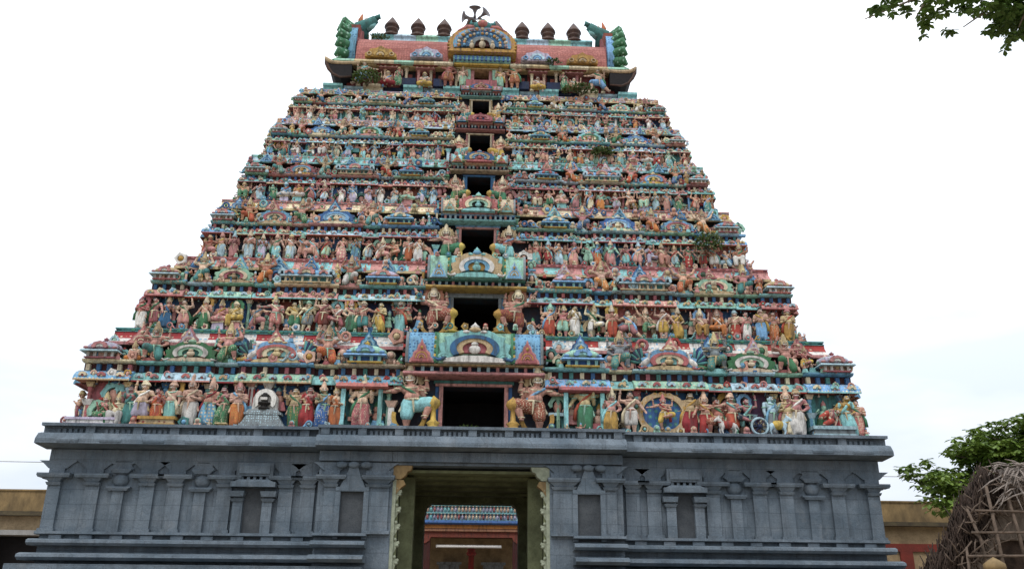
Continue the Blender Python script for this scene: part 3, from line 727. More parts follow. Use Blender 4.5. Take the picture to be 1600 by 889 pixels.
def orn_scroll(b, x, y, z, h):
    r = h*.34; c = rc(); f = rng.choice([-1, 1])
    b.torus((x, y, z+h*.55), r, r*.36, 9, 4, c, axis='y'); b.tube([(x+f*r, y, z+h*.5), (x+f*r*2, y, z+h*.12), (x+f*r*3, y, z+h*.2)], [r*.4, r*.35, r*.12], 4, c); b.ell((x, y-.1*r, z+h*.55), (r*.5,)*3, 5, 4, rc())
def orn_arch(b, x, y, z, h):
    r = h*.42; b.ring(x, z+h*.5, r*.6, r, R(-20), R(200), y-.1*h, y+.1*h, rc(), 9, 5, .2); b.ell((x, y, z+h*.42), (r*.5, r*.4, h*.32), 6, 4, rng.choice(SKN)); b.lathe([(r*.3, 0), (r*.4, h*.05), (0, h*.2)], (x, y, z+h*.88), 5, rc()); b.box(x-r, x+r, y-.12*h, y+.1*h, z, z+h*.14, rc())
def orn_post(b, x, y, z, h):
    c = rc(); w_ = h*.16; b.box(x-w_, x+w_, y-w_, y+w_, z, z+h*.14, rc()); b.box(x-w_*.6, x+w_*.6, y-w_*.6, y+w_*.6, z+h*.14, z+h*.8, c); b.frus(x, y, z+h*.8, z+h, w_*1.4, w_*1.4, w_*2.6, w_*2.4, rc())
def orn_lion(b, x, y, z, h):
    c = rng.choice(SKN+[10, 6]); r = h*.3
    b.ell((x, y, z+h*.35), (r*1.3, r, r), 7, 5, c); b.ell((x, y-r*.8, z+h*.65), (r*.8, r*.8, r*.75), 7, 5, c); b.torus((x, y-r*.5, z+h*.65), r*.85, r*.28, 9, 4, rc(), axis='y')
    for s_ in (-1, 1): b.tube([(x+s_*r*.8, y-r*.6, z+h*.35), (x+s_*r, y-r, z)], [r*.35, r*.3], 4, c)
def crust(k, st):
    h, z0, yf, w, s = H[k], Z[k], YF[k], W[k], SK[k]
    w2, yf2 = W[k+1], YF[k+1]; yw = yf+.52*s+.10; hw = (2.12, 1.62, 1.30, 1.05, .92, .80)[k]
    zz = lambda t: z0+(t+(SH[k] if .39 < t < .66 else 0))*h
    ww = w-INS[k]*s
    b = MB()
    def proj_at(x):
        f = abs(x)/w
        for nm, f0, f1, pj in BAYS:
            if f0 <= f <= f1: return pj*s*.75
        return 0
    def run(x0, x1, step, fn):
        for sg in (-1, 1):
            x = x0+rng.uniform(0, step)
            while x < x1: fn(sg*x); x += step*rng.uniform(.72, 1.3)
    pick = lambda *o: rng.choice(o)
    # on the shelves, at the foot of the parapet shrines
    run(hw+.1*s, ww+.15*s, (.50, .42, .34, .3, .3, .3)[k]*s, lambda x: pick(orn_bust, orn_scroll, orn_post, orn_lion, orn_rosette, orn_bust)(b, x, yw-proj_at(x)-.24*s+rng.uniform(-.05, .05)*s, zz(.630), h*rng.uniform(.07, .13)))
    # between the shrines
    run(hw+.2*s, ww-.1*s, (.50, .44, .36, .34, .34, .34)[k]*s, lambda x: pick(orn_bust, orn_bust, orn_arch, orn_lion, orn_scroll)(b, x, yw-proj_at(x)*.6-.05*s+rng.uniform(-.1, .12)*s, zz(.640), h*rng.uniform(.12, .18)))
    # along the sloping apron
    run(hw*.95, w2+.1*s, (.95, .8, .5, .42, .38, .36)[k]*s, lambda x: pick(orn_rosette, orn_scroll, orn_bust, orn_arch, orn_lion)(b, x, yf2-.30*s+rng.uniform(-.03, .04)*s, zz(rng.choice([.79, .80, .82, .86])), h*rng.uniform(.08, .15)))
    # on the eave and hanging under it
    run(hw+.1*s, ww+.15*s, (.55, .45, .3, .27, .27, .27)[k]*s, lambda x: pick(orn_rosette, orn_scroll, orn_arch)(b, x, yw-proj_at(x)-.34*s+rng.uniform(-.03, .02)*s, zz(.455), h*rng.uniform(.05, .085)))
    run(hw+.1*s, ww+.05*s, .33*s, lambda x: orn_post(b, x, yw-proj_at(x)-.18*s, zz(.40), h*.05))
    # behind and between the statues
    run(hw+.1*s, ww-.1*s, .40*s, lambda x: pick(orn_bust, orn_arch, orn_post, orn_bust)(b, x, yw-proj_at(x)-.06*s, z0+h*rng.choice([.0, .0, .10, .18]), h*rng.uniform(.20, .30)))
    # low pedestals at their feet
    run(hw+.1*s, ww+.4*s, .42*s, lambda x: pick(orn_lion, orn_scroll, orn_rosette, orn_bust)(b, x, yf+.06*s, z0, h*rng.uniform(.05, .10)))
    # next to the door, beside the central roof and over it
    for sg in (-1, 1):
        for j in range(5):
            pick(orn_arch, orn_bust, orn_post)(b, sg*(hw+rng.uniform(-.15, .35)*s), yw-.1*s, zz(.55+.08*j), h*.14)
        for j in range(4): pick(orn_scroll, orn_rosette, orn_lion)(b, sg*hw*(.15+.22*j), yw-.62*s, min(zz(.97), Z[k+1]-.12*s), h*.07)
        # corners, so that the outline is broken
        for j in range(4):
            t = .64+.03*j; x = sg*(ww-.05*s-.16*s*j)
            pick(orn_bust, orn_lion, orn_bust)(b, x, yf+(.45+.12*j)*s+rng.uniform(-.1, .1)*s, zz(t), h*rng.uniform(.08, .13))
        for j in range(5): pick(orn_bust, orn_scroll, orn_lion)(b, sg*(ww+rng.uniform(.1, .4)*s), yf+rng.uniform(.1, .9)*s, z0, h*rng.uniform(.07, .14))
        # the short sides
        for j in range(26):
            y = yf+.6*s+(2*YC-2*yf-1.2*s)*rng.random()
            pick(orn_bust, orn_arch, orn_lion)(b, sg*(ww+rng.uniform(-.1, .15)*s), y, zz(.64), h*rng.uniform(.14, .24)); pick(orn_bust, orn_post, orn_bust)(b, sg*(ww+.2*s), y, z0, h*rng.uniform(.25, .36))
    o = build(b, 'relief_carving', [M(c) for c in RCOL], st); o['kind'] = 'stuff'
STOREYS = [storey(k) for k in range(6)]
for k in range(6): crust(k, STOREYS[k])

# ---- top storey and barrel roof
def top():
    k = 6; z0, yf, w, s = Z[6], YF[6], W[6], .55
    yw = yf+.62; BK = 2*YC-yw
    dw, dz = DW[6], 1.42
    b = MB()
    for sg in (-1, 1):
        a = sorted((sg*dw, sg*5.45)); b.box(a[0], a[1], yw, BK, z0-.02, 22.24, 0)
    b.box(-dw, dw, yw, yw+.5, z0+dz, 22.24, 0); b.box(-dw, dw, yw+2, yw+2.1, z0, 22.23, 1); b.box(-dw, dw, yw+.5, yw+2, z0+dz+.02, 22.23, 1)
    b.box(-w, w, yf, 2*YC-yf, z0-.06, z0, 2); b.box(-5.4, 5.4, yw+.51, BK, 22.24, 22.30, 0)
    st = build(b, 'storey', [M('brick'), DARK, M('lav')], TOWER)
    for sg in (-1, 1):                                   # base mouldings and seats
        for i in range(7):
            m_ = MB()
            a0 = .75+i*.80; a = sorted((sg*a0, sg*(a0+.77)))
            pj = (.34, .12, .34, .10, .36, .12, .30)[i]
            m_.sweep([(-.3, z0), (pj, z0), (pj, z0+.16), (pj-.08, z0+.22), (pj-.06, z0+.34), (pj+.04, z0+.40), (pj+.04, z0+.50), (-.3, z0+.50)], a[0], a[1], XF(yw), (0, 1, 0, 3, 2, 1, 0)[i])
            for q in range(4):
                x = a[0]+.1+q*.19; m_.box(x-.05, x+.05, yw-pj-.05, yw-pj+.02, z0+.02, z0+.15, (4, 2, 5)[q % 3])
            build(m_, 'string_course', [M('turq'), M('pale'), M('cream'), M('navy'), M('green'), M('pink')], st)
    for sg in (-1, 1):
        for x in (1.02, 2.05, 2.55, 3.05, 3.9, 4.95):
            put('column', COL, [M(rng.choice(['peach', 'cream', 'pink'])), M('cream')], st, (sg*x, yw-.16, z0+.50), 0, (.17, .17, .94))
        for x, c in ((1.62, 'navy'), (2.95, 'navy')):
            d = MB(); x0, x1 = sg*x-.26, sg*x+.26
            d.box(x0, x1, yw-.02, yw+.01, z0+.87, z0+1.42, 0); d.box(x0+.12, x1-.12, yw-.04, yw-.0201, z0+.9, z0+1.2, 2); d.box(x0-.05, x1+.05, yw-.32, yw+.01, z0+.52, z0+.86, 1)
            build(d, 'window', [DARK, M('navy'), M('brick')], st)
        for x, cc in ((3.75, 'turq'), (2.28, 'rose')):
            put('miniature_shrine', KUTA, [M(cc), M('brick'), M('brick'), M('peach'), M('turq'), M('pink')], st, (sg*x, yw-.18, z0+1.30), 0, (1.0, .6, .36))
    d = MB()
    for sg in (-1, 1):
        a = sorted((sg*dw, sg*(dw+.14))); d.box(a[0], a[1], yw-.22, yw+.2, z0+.5, z0+dz, 0)
        a = sorted((sg*(dw+.14), sg*(dw+.55))); d.box(a[0], a[1], yw-.30, yw+.1, z0+.9, z0+dz, 1)
    d.box(-.62, .62, yw-.55, yw+.1, z0+.2, z0+.72, 2); d.box(-.8, .8, yw-.5, yw+.1, z0+.05, z0+.199, 3)
    build(d, 'door_frame', [M('pink'), M('mint'), M('rose'), M('sand')], st)
    # balcony cornice over the door
    c = MB()
    c.box(-1.12, 1.12, yw-.50, yw+.05, z0+dz+.04, z0+dz+.12, 1)
    c.sweep([(-.1, z0+dz+.121), (.42, z0+dz+.121), (.62, z0+dz+.22), (.56, z0+dz+.42), (.40, z0+dz+.50), (-.1, z0+dz+.50)], -1.16, 1.16, XF(yw), 0)
    for i in range(13):
        x = -1.05+i*.175; c.box(x-.035, x+.035, yw-.66, yw-.555, z0+dz+.16, z0+dz+.36, 2)
    for i in range(9):
        x = -.7+i*.175; c.lathe([(.03, 0), (.06, .06), (.03, .14), (.0, .18)], (x, yw-.42, z0+dz+.50), 6, 3)
    build(c, 'balcony_cornice', [M('turq'), M('ochre'), M('blue'), M('white')], st)
    # vault
    rf = MB(); n = 16; YV = 6.65
    prof = []
    ye = 4.25; rr = YV-ye
    for i in range(n+1):
        t = pi*i/n; bul = 1+.06*abs(sin(2*t))
        prof.append((rr*cos(t)*bul, 22.24+2.08*sin(t)*bul if 0 < i < n else 22.24))
    fr = (V((0, YV, 0)), V((1, 0, 0)), V((0, -1, 0)))
    rf.sweep(prof, -5.15, 5.15, fr, 0)
    vault = build(rf, 'barrel_roof', TILE, TOWER)
    e = MB()
    for sg in (-1, 1):
        for i in range(6):
            a = sorted((sg*(1.15+i*.8), sg*(1.15+i*.8+.79)))
            e.sweep([(-.2, 22.02), (.30, 22.02), (.36, 22.08), (.30, 22.20), (.05, 22.28), (-.2, 22.28)], a[0], a[1], XF(ye), (0, 1, 2)[i % 3])
    e.sweep([(-.5, 21.98), (.2, 21.98), (.2, 22.019), (-.5, 22.019)], -5.5, 5.5, XF(ye), 1)
    build(e, 'eave', [M('cream'), M('sand'), M('mint')], vault)
    r = MB()
    for i in range(10):
        a = -4.9+i*.98; r.sweep([(.62, 24.2), (.30, 24.75), (.24, 25.05), (.34, 25.12), (.30, 25.22), (-.30, 25.22), (-.34, 25.12), (-.24, 25.05), (-.3, 24.75), (-.62, 24.2)], a, a+.978, fr, i % 3)
    build(r, 'ridge', [M('turq'), M('pale'), M('mint')], vault)
    for i in range(8):
        f = MB()
        f.lathe([(.0, 0), (.37, 0), (.38, .07), (.34, .12), (.25, .16), (.20, .24), (.19, .34), (.26, .40), (.25, .48), (.22, .54), (.31, .60), (.28, .70), (.20, .86), (.11, 1.02), (.04, 1.14), (0, 1.2)], n=14)
        build(f, 'roof_finial', COPPER, vault, loc=(-4.06+i*1.166, YV, 25.18), sc=(1.12, 1.12, .98))
    for x, cols, wd, dz_ in ((-4.1, ('gold', 'ochre', 'sand'), 1.25, 0), (4.1, ('gold', 'ochre', 'sand'), 1.25, 0), (-2.25, ('pale', 'lav', 'sky'), 1.3, .04), (2.25, ('pale', 'lav', 'sky'), 1.3, .04)):
        d = MB(); q = .5*wd
        d.prism([(x-q, 0), (x-q*1.02, .14), (x-q*.78, .24), (x-q*.68, .36), (x-q*.3, .40), (x, .52), (x+q*.3, .40), (x+q*.68, .36), (x+q*.78, .24), (x+q*1.02, .14), (x+q, 0)], -.10, .35, 1)
        d.ring(x, .04, .08, .16, 0, pi, -.16, -.09, 2, 12); d.ring(x, .04, .20, .29, 0, pi, -.14, -.09, 0, 14, 5, .2); d.ring(x, .04, 0, .06, 0, pi, -.16, -.09, 0, 8)
        for sg in (-1, 1): d.torus((x+sg*q*.72, -.12, .12), .08, .03, 10, 5, 2, axis='y')
        build(d, 'roof_plaque', [M(c) for c in cols], vault, loc=(0, 3.98, 22.30+dz_))
    # large gable over the door: a low wide horseshoe
    g_ = empty('front_gable'); g_.parent = vault
    b2 = MB(); a0, a1 = R(-14), R(194); cz = 22.84; sx = 1.46
    b2.ring(0, cz, .80, .92, a0, a1, 3.62, 4.9, 0, 44, 21, .12, sx)
    b2.ring(0, cz, .64, .805, a0, a1, 3.56, 4.9, 1, 30, 0, 0, sx); b2.ring(0, cz, .34, .645, a0, a1, 3.59, 4.9, 2, 28, 11, .1, sx); b2.ring(0, cz, .20, .345, a0, a1, 3.55, 4.9, 3, 24, 0, 0, sx)
    b2.prism([(.21*sx*cos(a0+(a1-a0)*i/16), cz+.21*sin(a0+(a1-a0)*i/16)) for i in range(17)], 3.64, 4.9, 4)
    b2.prism([(-1.38, cz-.34), (1.38, cz-.34), (1.30, cz-.22), (.3, cz-.20), (-.3, cz-.20), (-1.30, cz-.22)], 3.60, 4.6, 0)
    for i in range(15):
        t = a0+(a1-a0)*(i+.5)/15; b2.ell((.65*sx*cos(t), 3.56, cz+.72*sin(t)), (.09, .06, .08), 6, 4, (3, 5, 0)[i % 3]); b2.ell((.50*sx*cos(t), 3.56, cz+.50*sin(t)), (.07, .05, .07), 6, 4, (5, 0, 1)[i % 3])
    b2.ell((0, 3.55, cz-.05), (.14, .12, .16), mat=5); b2.ell((0, 3.5, cz+.14), (.08, .08, .09), mat=5)
    for x in (-.42, .42): b2.ell((x, 3.56, cz-.10), (.10, .09, .13), mat=5); b2.ell((x, 3.53, cz+.06), (.06, .06, .07), mat=5)
    build(b2, 'arch', [M('ochre', 'pink', mscale=8), M('sky', 'pink', mscale=8), M('blue', 'pale', mscale=11), M('grey', 'rose', mscale=12), M('maroon'), M('cream')], g_)
    cr = MB(); zt = cz+.90
    cr.ell((0, 3.75, zt+.04), (.44, .3, .22), mat=0); cr.ell((0, 3.62, zt+.05), (.24, .25, .18), mat=1); cr.lathe([(.2, 0), (.14, .08), (.17, .12), (.06, .18), (0, .26)], (0, 3.72, zt+.18), 10, 0)
    for sg in (-1, 1):
        cr.ell((sg*.12, 3.42, zt+.1), (.05, .04, .05), mat=2); cr.tube([(sg*.3, 3.7, zt+.1), (sg*.5, 3.68, zt+.16), (sg*.46, 3.68, zt+.30)], [.1, .07, .02], 7, 0)
        cr.tube([(sg*.2, 3.7, zt-.02), (sg*.62, 3.66, zt-.04), (sg*1.0, 3.66, zt-.26)], [.1, .09, .05], 7, 1)
    build(cr, 'lion_mask', [M('teal'), M('rose'), M('cream')], g_)
    # gable ends, seen almost edge-on, with ribbed crests and beasts
    for sg in (-1, 1):
        ge = empty('gable_end'); ge.parent = vault; ZC = 23.42
        def arch(x0, x1, r0, r1, lob, n=26):
            mm = MB(); vs = []; fs = []
            for i in range(n+1):
                t = R(-28)+R(236)*i/n; rr1 = r1*(1+(.05*(2*abs(sin(lob*i/n*pi))-1) if lob else 0))
                for r, x in ((r0, x0), (rr1, x0), (rr1, x1), (r0, x1)): vs.append((sg*x, YV-r*cos(t)*1.08, ZC+r*sin(t)))
            for i in range(n):
                a = 4*i; b_ = a+4; fs += [(a, a+1, b_+1, b_), (a+1, a+2, b_+2, b_+1), (a+2, a+3, b_+3, b_+2), (a+3, a, b_, b_+3)]
            fs += [(0, 3, 2, 1), (4*n, 4*n+1, 4*n+2, 4*n+3)]; mm.add(vs, fs); return mm
        build(arch(5.16, 5.26, 1.0, 1.66, 0), 'arch', M('rose'), ge)
        build(arch(5.262, 5.56, .9, 1.88, 0), 'arch', M('sky', 'blue', mscale=5), ge)
        build(arch(5.562, 5.66, 1.0, 1.80, 13), 'arch', M('teal'), ge)
        fe = MB()                                        # green feather ribs
        for i in range(17):
            t = R(-14)+R(208)*i/16
            nrm = V((0, -cos(t)*1.08, sin(t))); c_ = V((0, YV, ZC))+nrm*1.86
            fe.tube([c_-nrm*.75+V((sg*5.66, 0, 0)), c_+V((sg*5.72, 0, 0)), c_+nrm*.20+V((sg*5.88, 0, -.02)), c_+nrm*.08+V((sg*6.06, 0, -.16))], [.16, .25, .21, .08], 7)
        build(fe, 'feather_crest', M('green', 'mint', mscale=6), ge)
        di = MB(); di.box(min(sg*5.17, sg*5.6), max(sg*5.17, sg*5.6), YV-1.7, YV+1.7, 22.5, 24.6)
        build(di, 'gable_panel', M('brick'), ge)
        be = MB(); x = sg*5.30; yb = YV-.5               # beast on the crown
        be.tube([(x+sg*.10, yb+.1, 24.9), (x, yb-.1, 25.28), (x-sg*.28, yb-.2, 25.36), (x-sg*.62, yb-.3, 25.60)], [.42, .37, .28, .18], 9, 0)
        be.tube([(x-sg*.26, yb-.2, 25.16), (x-sg*.50, yb-.28, 25.24), (x-sg*.62, yb-.3, 25.34)], [.15, .11, .05], 8, 1)
        be.tube([(x-sg*.60, yb-.3, 25.60), (x-sg*.78, yb-.32, 25.74), (x-sg*.80, yb-.32, 25.60)], [.14, .10, .04], 8, 0)
        be.ell((x-sg*.22, yb-.40, 25.5), (.07, .05, .07), mat=2)
        be.tube([(x+sg*.02, yb-.15, 25.3), (x+sg*.08, yb-.1, 25.66), (x+sg*.02, yb-.08, 25.98)], [.14, .11, .03], 7, 3)
        build(be, 'beast_head', [M('teal'), M('turq'), M('white'), M('orange')], ge)
        # upturned horn of the end eave with its hollow's shade painted near-black
        ho = MB(); ys0, ys1 = 3.80, 5.2
        P_ = lambda pts: [(sg*a, z) for a, z in pts]
        ho.prism(P_([(5.2, 21.36), (5.65, 21.32), (5.92, 21.44), (6.08, 21.66), (6.18, 21.92), (5.2, 21.92)]), ys0+.08, ys1, 0)
        ho.tube([(a, ys0+.12, z) for a, z in P_([(4.9, 21.98), (5.6, 21.94), (6.0, 21.96), (6.20, 22.06), (6.30, 22.22)])], [.09, .09, .10, .11, .04], 8, 1)
        ho.tube([(a, ys0+.12, z) for a, z in P_([(5.2, 21.34), (5.65, 21.30), (5.95, 21.44), (6.12, 21.66), (6.23, 21.92), (6.30, 22.22)])], [.04, .05, .06, .07, .08, .03], 8, 2)
        ho.tube([(a, ys0+.5, z) for a, z in P_([(6.20, 22.02), (6.0, 22.24), (5.75, 22.50)])], [.10, .15, .06], 8, 3)
        build(ho, 'eave_horn', [DARK, M('sand'), M('brown'), M('green')], ge)
    return st
def tile():
    m, N, L, b = newmat('pink_scale_tiles')
    geo = N.new('ShaderNodeNewGeometry'); pos = geo.outputs['Position']
    v = N.new('ShaderNodeTexVoronoi'); v.inputs['Scale'].default_value = 9.5; v.inputs['Randomness'].default_value = .45; L.new(pos, v.inputs['Vector'])
    c = mixc(N, L, ramp(N, L, v.outputs['Distance'], .3, .55), lin((172, 110, 102)), lin((140, 88, 82)))
    c = mixc(N, L, ramp(N, L, noise(N, L, 1.3, 6, pos, .7), .45, .68), c, lin((126, 72, 66)))
    c = mixc(N, L, ramp(N, L, noise(N, L, 6, 4, pos, .7), .58, .72, 0, .7), c, lin((190, 134, 122)))
    L.new(c, b.inputs['Base Color']); bump(N, L, b, v.outputs['Distance'], .35, .03); return m
TILE = tile()
top()

# ------------------------------------------------------------------ statues
def remesh(mb, name, vox=.013, smooth=2):
    me = mb.mesh(name+'_raw'); o = bpy.data.objects.new('raw', me); C.objects.link(o)
    r = o.modifiers.new('r', 'REMESH'); r.mode = 'VOXEL'; r.voxel_size = vox; r.use_smooth_shade = True
    q = o.modifiers.new('s', 'SMOOTH'); q.iterations = smooth; q.factor = .5
    dg = bpy.context.evaluated_depsgraph_get(); dg.update()
    n = bpy.data.meshes.new_from_object(o.evaluated_get(dg)); n.name = name
    bpy.data.objects.remove(o); bpy.data.meshes.remove(me)
    n.materials.clear(); n.materials.append(None)
    return n
ARM = dict(down=((.17, .0, .575), (.175, -.05, .44)), bless=((.17, .01, .58), (.165, -.12, .70)), up=((.235, 0, .745), (.21, -.03, .93)),
           out=((.25, -.01, .69), (.40, -.03, .67)), hip=((.235, .03, .60), (.115, -.05, .51)), fold=((.155, -.03, .59), (.02, -.135, .67)),
           hold=((.18, 0, .58), (.10, -.15, .585)), low=((.22, -.02, .62), (.30, -.08, .50)), bear=((.25, -.02, .78), (.17, -.05, .97)), high=((.27, -.02, .80), (.36, -.04, .97)),
           rear=((.25, .05, .74), (.27, .02, .90)), cross=((.19, -.03, .60), (-.06, -.15, .62)))
def figure(legs, la, ra, sway=0., fem=False, four=False, bulk=1.14, garment='dhoti', turn=0., lean=0., vox=.013):
    """returns body, garment, ornament meshes and the head position; unit height ~ .93 without headdress, front is -y"""
    pz = dict(stand=.47, contra=.465, walk=.455, dance=.43, kneel=.25, seat=.30, cross=.11, guard=.44, lunge=.36, ride=.30)[legs]
    dz = pz-.47
    px = sway*.04
    U = lambda x, y, z: V((px+x-sway*.035*max(0, (z-.47))/.3+lean*(z-.47), y, z+dz))      # upper body point
    sw = sway
    J = dict(stand=[((-.065, -.012, .26), (-.068, 0, .045)), ((.065, -.012, .26), (.068, 0, .045))],
             contra=[((-.05-.03*sw, -.01, .26), (-.06, 0, .045)), ((.105, -.07, .265), (.13, -.01, .045))],
             walk=[((-.075, -.08, .27), (-.11, -.07, .045)), ((.07, -.02, .26), (.09, .10, .06))],
             dance=[((-.11, -.07, .25), (-.05, .0, .045)), ((.24, -.10, .43), (.03, -.17, .36))],
             kneel=[((-.15, -.17, .26), (-.17, -.10, .04)), ((.13, -.10, .05), (.15, .11, .05))],
             seat=[((-.12, -.20, .30), (-.10, -.20, .045)), ((.12, -.20, .30), (.10, -.20, .045))],
             ride=[((-.19, -.12, .30), (.0, -.2, .27)), ((.13, -.20, .30), (.13, -.20, .045))],
             cross=[((-.22, -.10, .08), (.06, -.20, .07)), ((.22, -.10, .08), (-.06, -.19, .12))],
             guard=[((-.09, -.03, .25), (-.08, 0, .045)), ((.30, -.12, .44), (.22, -.13, .20))],
             lunge=[((-.24, -.08, .30), (-.24, -.05, .045)), ((.16, -.02, .20), (.34, .02, .05))])[legs]
    B = MB(); G = MB(); O = MB(); k = bulk
    pel = V((px, 0, pz))
    B.cap(pel+V((-.04, 0, 0)), pel+V((.04, 0, 0)), .085*k, .085*k)
    B.cap(pel, U(0, .0, .60), .085*k, .068*k*(.9 if fem else 1)); B.cap(U(0, 0, .58), U(0, -.005, .69), .068*k, .088*k)
    B.ell(U(0, -.005, .69), (.115*k, .078*k, .085)); B.cap(U(-.11*k, 0, .735), U(.11*k, 0, .735), .042*k, .042*k)
    if bulk > 1.12: B.ell(U(0, -.04, .575), (.10*k, .09*k, .10))
    if fem:
        for s in (-1, 1): B.ell(U(s*.048, -.075, .70), (.043, .043, .043), 8, 6)
    B.cap(U(0, 0, .75), U(0, -.008, .82), .038, .034)
    q_ = 1+max(0, bulk-1.06)*.75
    hc = U(turn*.02, -.012, .868+.05*(q_-1))
    B.ell(hc, (.056*q_, .062*q_, .072*q_)); B.ell(hc+V((turn*.02, -.025, -.028)), (.042*q_, .042*q_, .045*q_)); B.cap(hc+V((turn*.03, -.062, .015)), hc+V((turn*.03, -.072, -.012)), .010, .013, 6)
    B.cap(hc+V((turn*.02-.018, -.060, -.038)), hc+V((turn*.02+.018, -.060, -.038)), .008, .008, 6)
    for s in (-1, 1): B.ell(hc+V((s*.058, .005, -.01)), (.012, .02, .034), 6, 5); B.cap(hc+V((s*.012, -.054, .022)), hc+V((s*.038, -.046, .022)), .008, .008, 6)
    for s, (kn, an) in zip((-1, 1), J):
        hip = pel+V((s*.055*k, 0, -.01)); kn = V(kn)+V((px*.5, 0, 0)); an = V(an)
        B.cap(hip, kn, .072*k, .050*k); B.cap(kn, kn.lerp(an, .4), .050*k, .050*k); B.cap(kn.lerp(an, .35), an, .049*k, .030*k)
        ft = an+V((s*.018, -.085, -.022)) if legs not in ('cross',) and an.z < .3 else an+V((-s*.07, -.02, -.01))
        B.cap(an+V((0, .01, -.01)), ft, .028, .022)
        if garment in ('dhoti', 'sari'):
            e = kn.lerp(an, .82); G.cap(hip, kn, .092*k, .078*k); G.cap(kn, e, .078*k, .066*k)
        elif garment == 'short':
            e = hip.lerp(kn, .95); G.cap(hip, e, .090*k, .078*k)
        O.torus(an+V((0, 0, .02)), .036*k, .010, 10, 5)
    G.cap(pel+V((-.035, 0, .015)), pel+V((.035, 0, .015)), .10*k, .10*k); G.cap(pel, U(0, 0, .545), .098*k, .086*k)
    if garment in ('dhoti', 'sari') and legs in ('stand', 'contra', 'walk'):
        G.cap(pel+V((0, -.07, 0)), V((px*.4, -.07, .12)), .045, .06); G.cap(pel, V((px*.5, 0, .12)), .08, .085 if garment == 'sari' else .06)
    if garment == 'sari':
        G.ell(U(0, -.008, .70), (.118, .092, .062)); G.cap(U(.09, -.07, .76), U(-.08, -.09, .56), .03, .035); G.cap(U(.10, .06, .75), U(.11, .08, .45), .035, .05)
        for s in (-1, 1): G.cap(U(s*.125, 0, .735), U(s*.155, 0, .66), .05, .045)
    if legs in ('seat', 'ride'): G.ell((px, -.10, pz-.01), (.16, .13, .06))
    hands = []
    def arm(s, spec, rr=1.):
        (ex, ey, ez), (hx, hy, hz) = ARM[spec]
        sh = U(s*.135*k, 0, .735); el = U(s*ex*(.85+.15*k), ey, ez); ha = U(s*hx, hy, hz)
        B.cap(sh, el, .040*k*rr, .033*k*rr); B.cap(el, ha, .033*k*rr, .022*k*rr)
        d = (ha-el).normalized(); pm = ha+d*.028
        B.ell(pm, (.024, .02, .028), 8, 6)
        sd_ = d.cross(V((0, 1, 0.2))); sd_ = sd_.normalized() if sd_.length > .01 else V((1, 0, 0))
        for q, ln in zip((-1.5, -.5, .5, 1.5), (.040, .050, .047, .036)):
            a = pm+d*.018+sd_*q*.0115; m_ = a+d*ln*.55; B.cap(a, m_, .0082, .0075, 6); B.cap(m_, m_+d*ln*.4+V((0, -.012, 0)), .0075, .006, 6)
        a = pm-sd_*.018; B.cap(a, a-sd_*.02+d*.022+V((0, -.008, 0)), .009, .007, 6)
        O.torus(el.lerp(ha, .86), .030*k, .009, 10, 5); O.torus(sh.lerp(el, .5), .045*k, .010, 10, 5)
        hands.append(pm+d*.02)
    arm(-1, la); arm(1, ra)
    if four: arm(-1, 'rear', .9); arm(1, 'rear', .9)
    O.torus(U(0, -.02, .765), .078*k, .014, 16, 6, tilt=.45); O.torus(U(0, -.035, .72), .070*k, .012, 16, 6, tilt=1.0)
    O.torus(pel+V((0, 0, .065)), .102*k, .018, 18, 6)
    O.cap(pel+V((.0, -.105*k, .05)), pel+V((.02, -.10, -.14)), .022, .012, 6)
    for s in (-1, 1): O.cap(pel+V((s*.10*k, -.03, .06)), pel+V((s*.15*k, -.02, -.12)), .016, .026, 6); O.ell(hc+V((s*.066, -.01, -.045)), (.014, .014, .02), 6, 5)
    T = MB()
    a = U(-.10*k, -.045, .765); c_ = U(.0, -.098*k, .66); e = U(.10*k, -.07, .55)
    T.tube([U(-.11*k, .06, .74), a, c_, e, U(.14*k, .02, .50)], [.018, .024, .026, .026, .02], 6)
    T.tube([U(.10*k, -.06, .56), U(.15*k, -.07, .44), U(.165*k, -.04, .27+.1*max(0, dz))], [.03, .034, .042], 6)
    return dict(sash=T.mesh('sash'), hscale=q_, body=remesh(B, 'statue_body', vox), garment=remesh(G, 'garment', .015, 3), orn=O.mesh('jewellery'), head=hc, hands=hands)
def crowns():
    out_ = []
    a = MB(); a.lathe([(.066, -.02), (.074, .02), (.062, .04), (.068, .07), (.052, .10), (.056, .12), (.036, .165), (.04, .18), (.012, .22), (0, .235)], n=12)
    a.ell((0, -.062, .03), (.028, .016, .045)); a.torus((0, .02, .01), .095, .013, 16, 5, axis='y'); out_.append(a.mesh('tall_crown'))
    a = MB(); a.lathe([(.067, -.025), (.072, .015), (.058, .03), (.068, .055), (.05, .075), (.058, .1), (.038, .12), (.045, .14), (.02, .16), (0, .2)], n=12)
    for s in (-1, 1): a.ell((s*.07, 0, .01), (.02, .02, .035))
    out_.append(a.mesh('tiered_crown'))
    a = MB(); a.ell((0, .012, .025), (.068, .068, .06)); a.ell((0, .05, .075), (.042, .042, .042)); a.cap((0, .055, .02), (0, .065, -.09), .045, .03); out_.append(a.mesh('hair'))
    a = MB(); a.ell((0, .0, .035), (.082, .082, .05)); a.ell((.01, -.01, .075), (.06, .06, .04)); a.torus((0, 0, .02), .07, .022, 14, 6); out_.append(a.mesh('turban'))
    return out_
CROWN = crowns()
F = {}
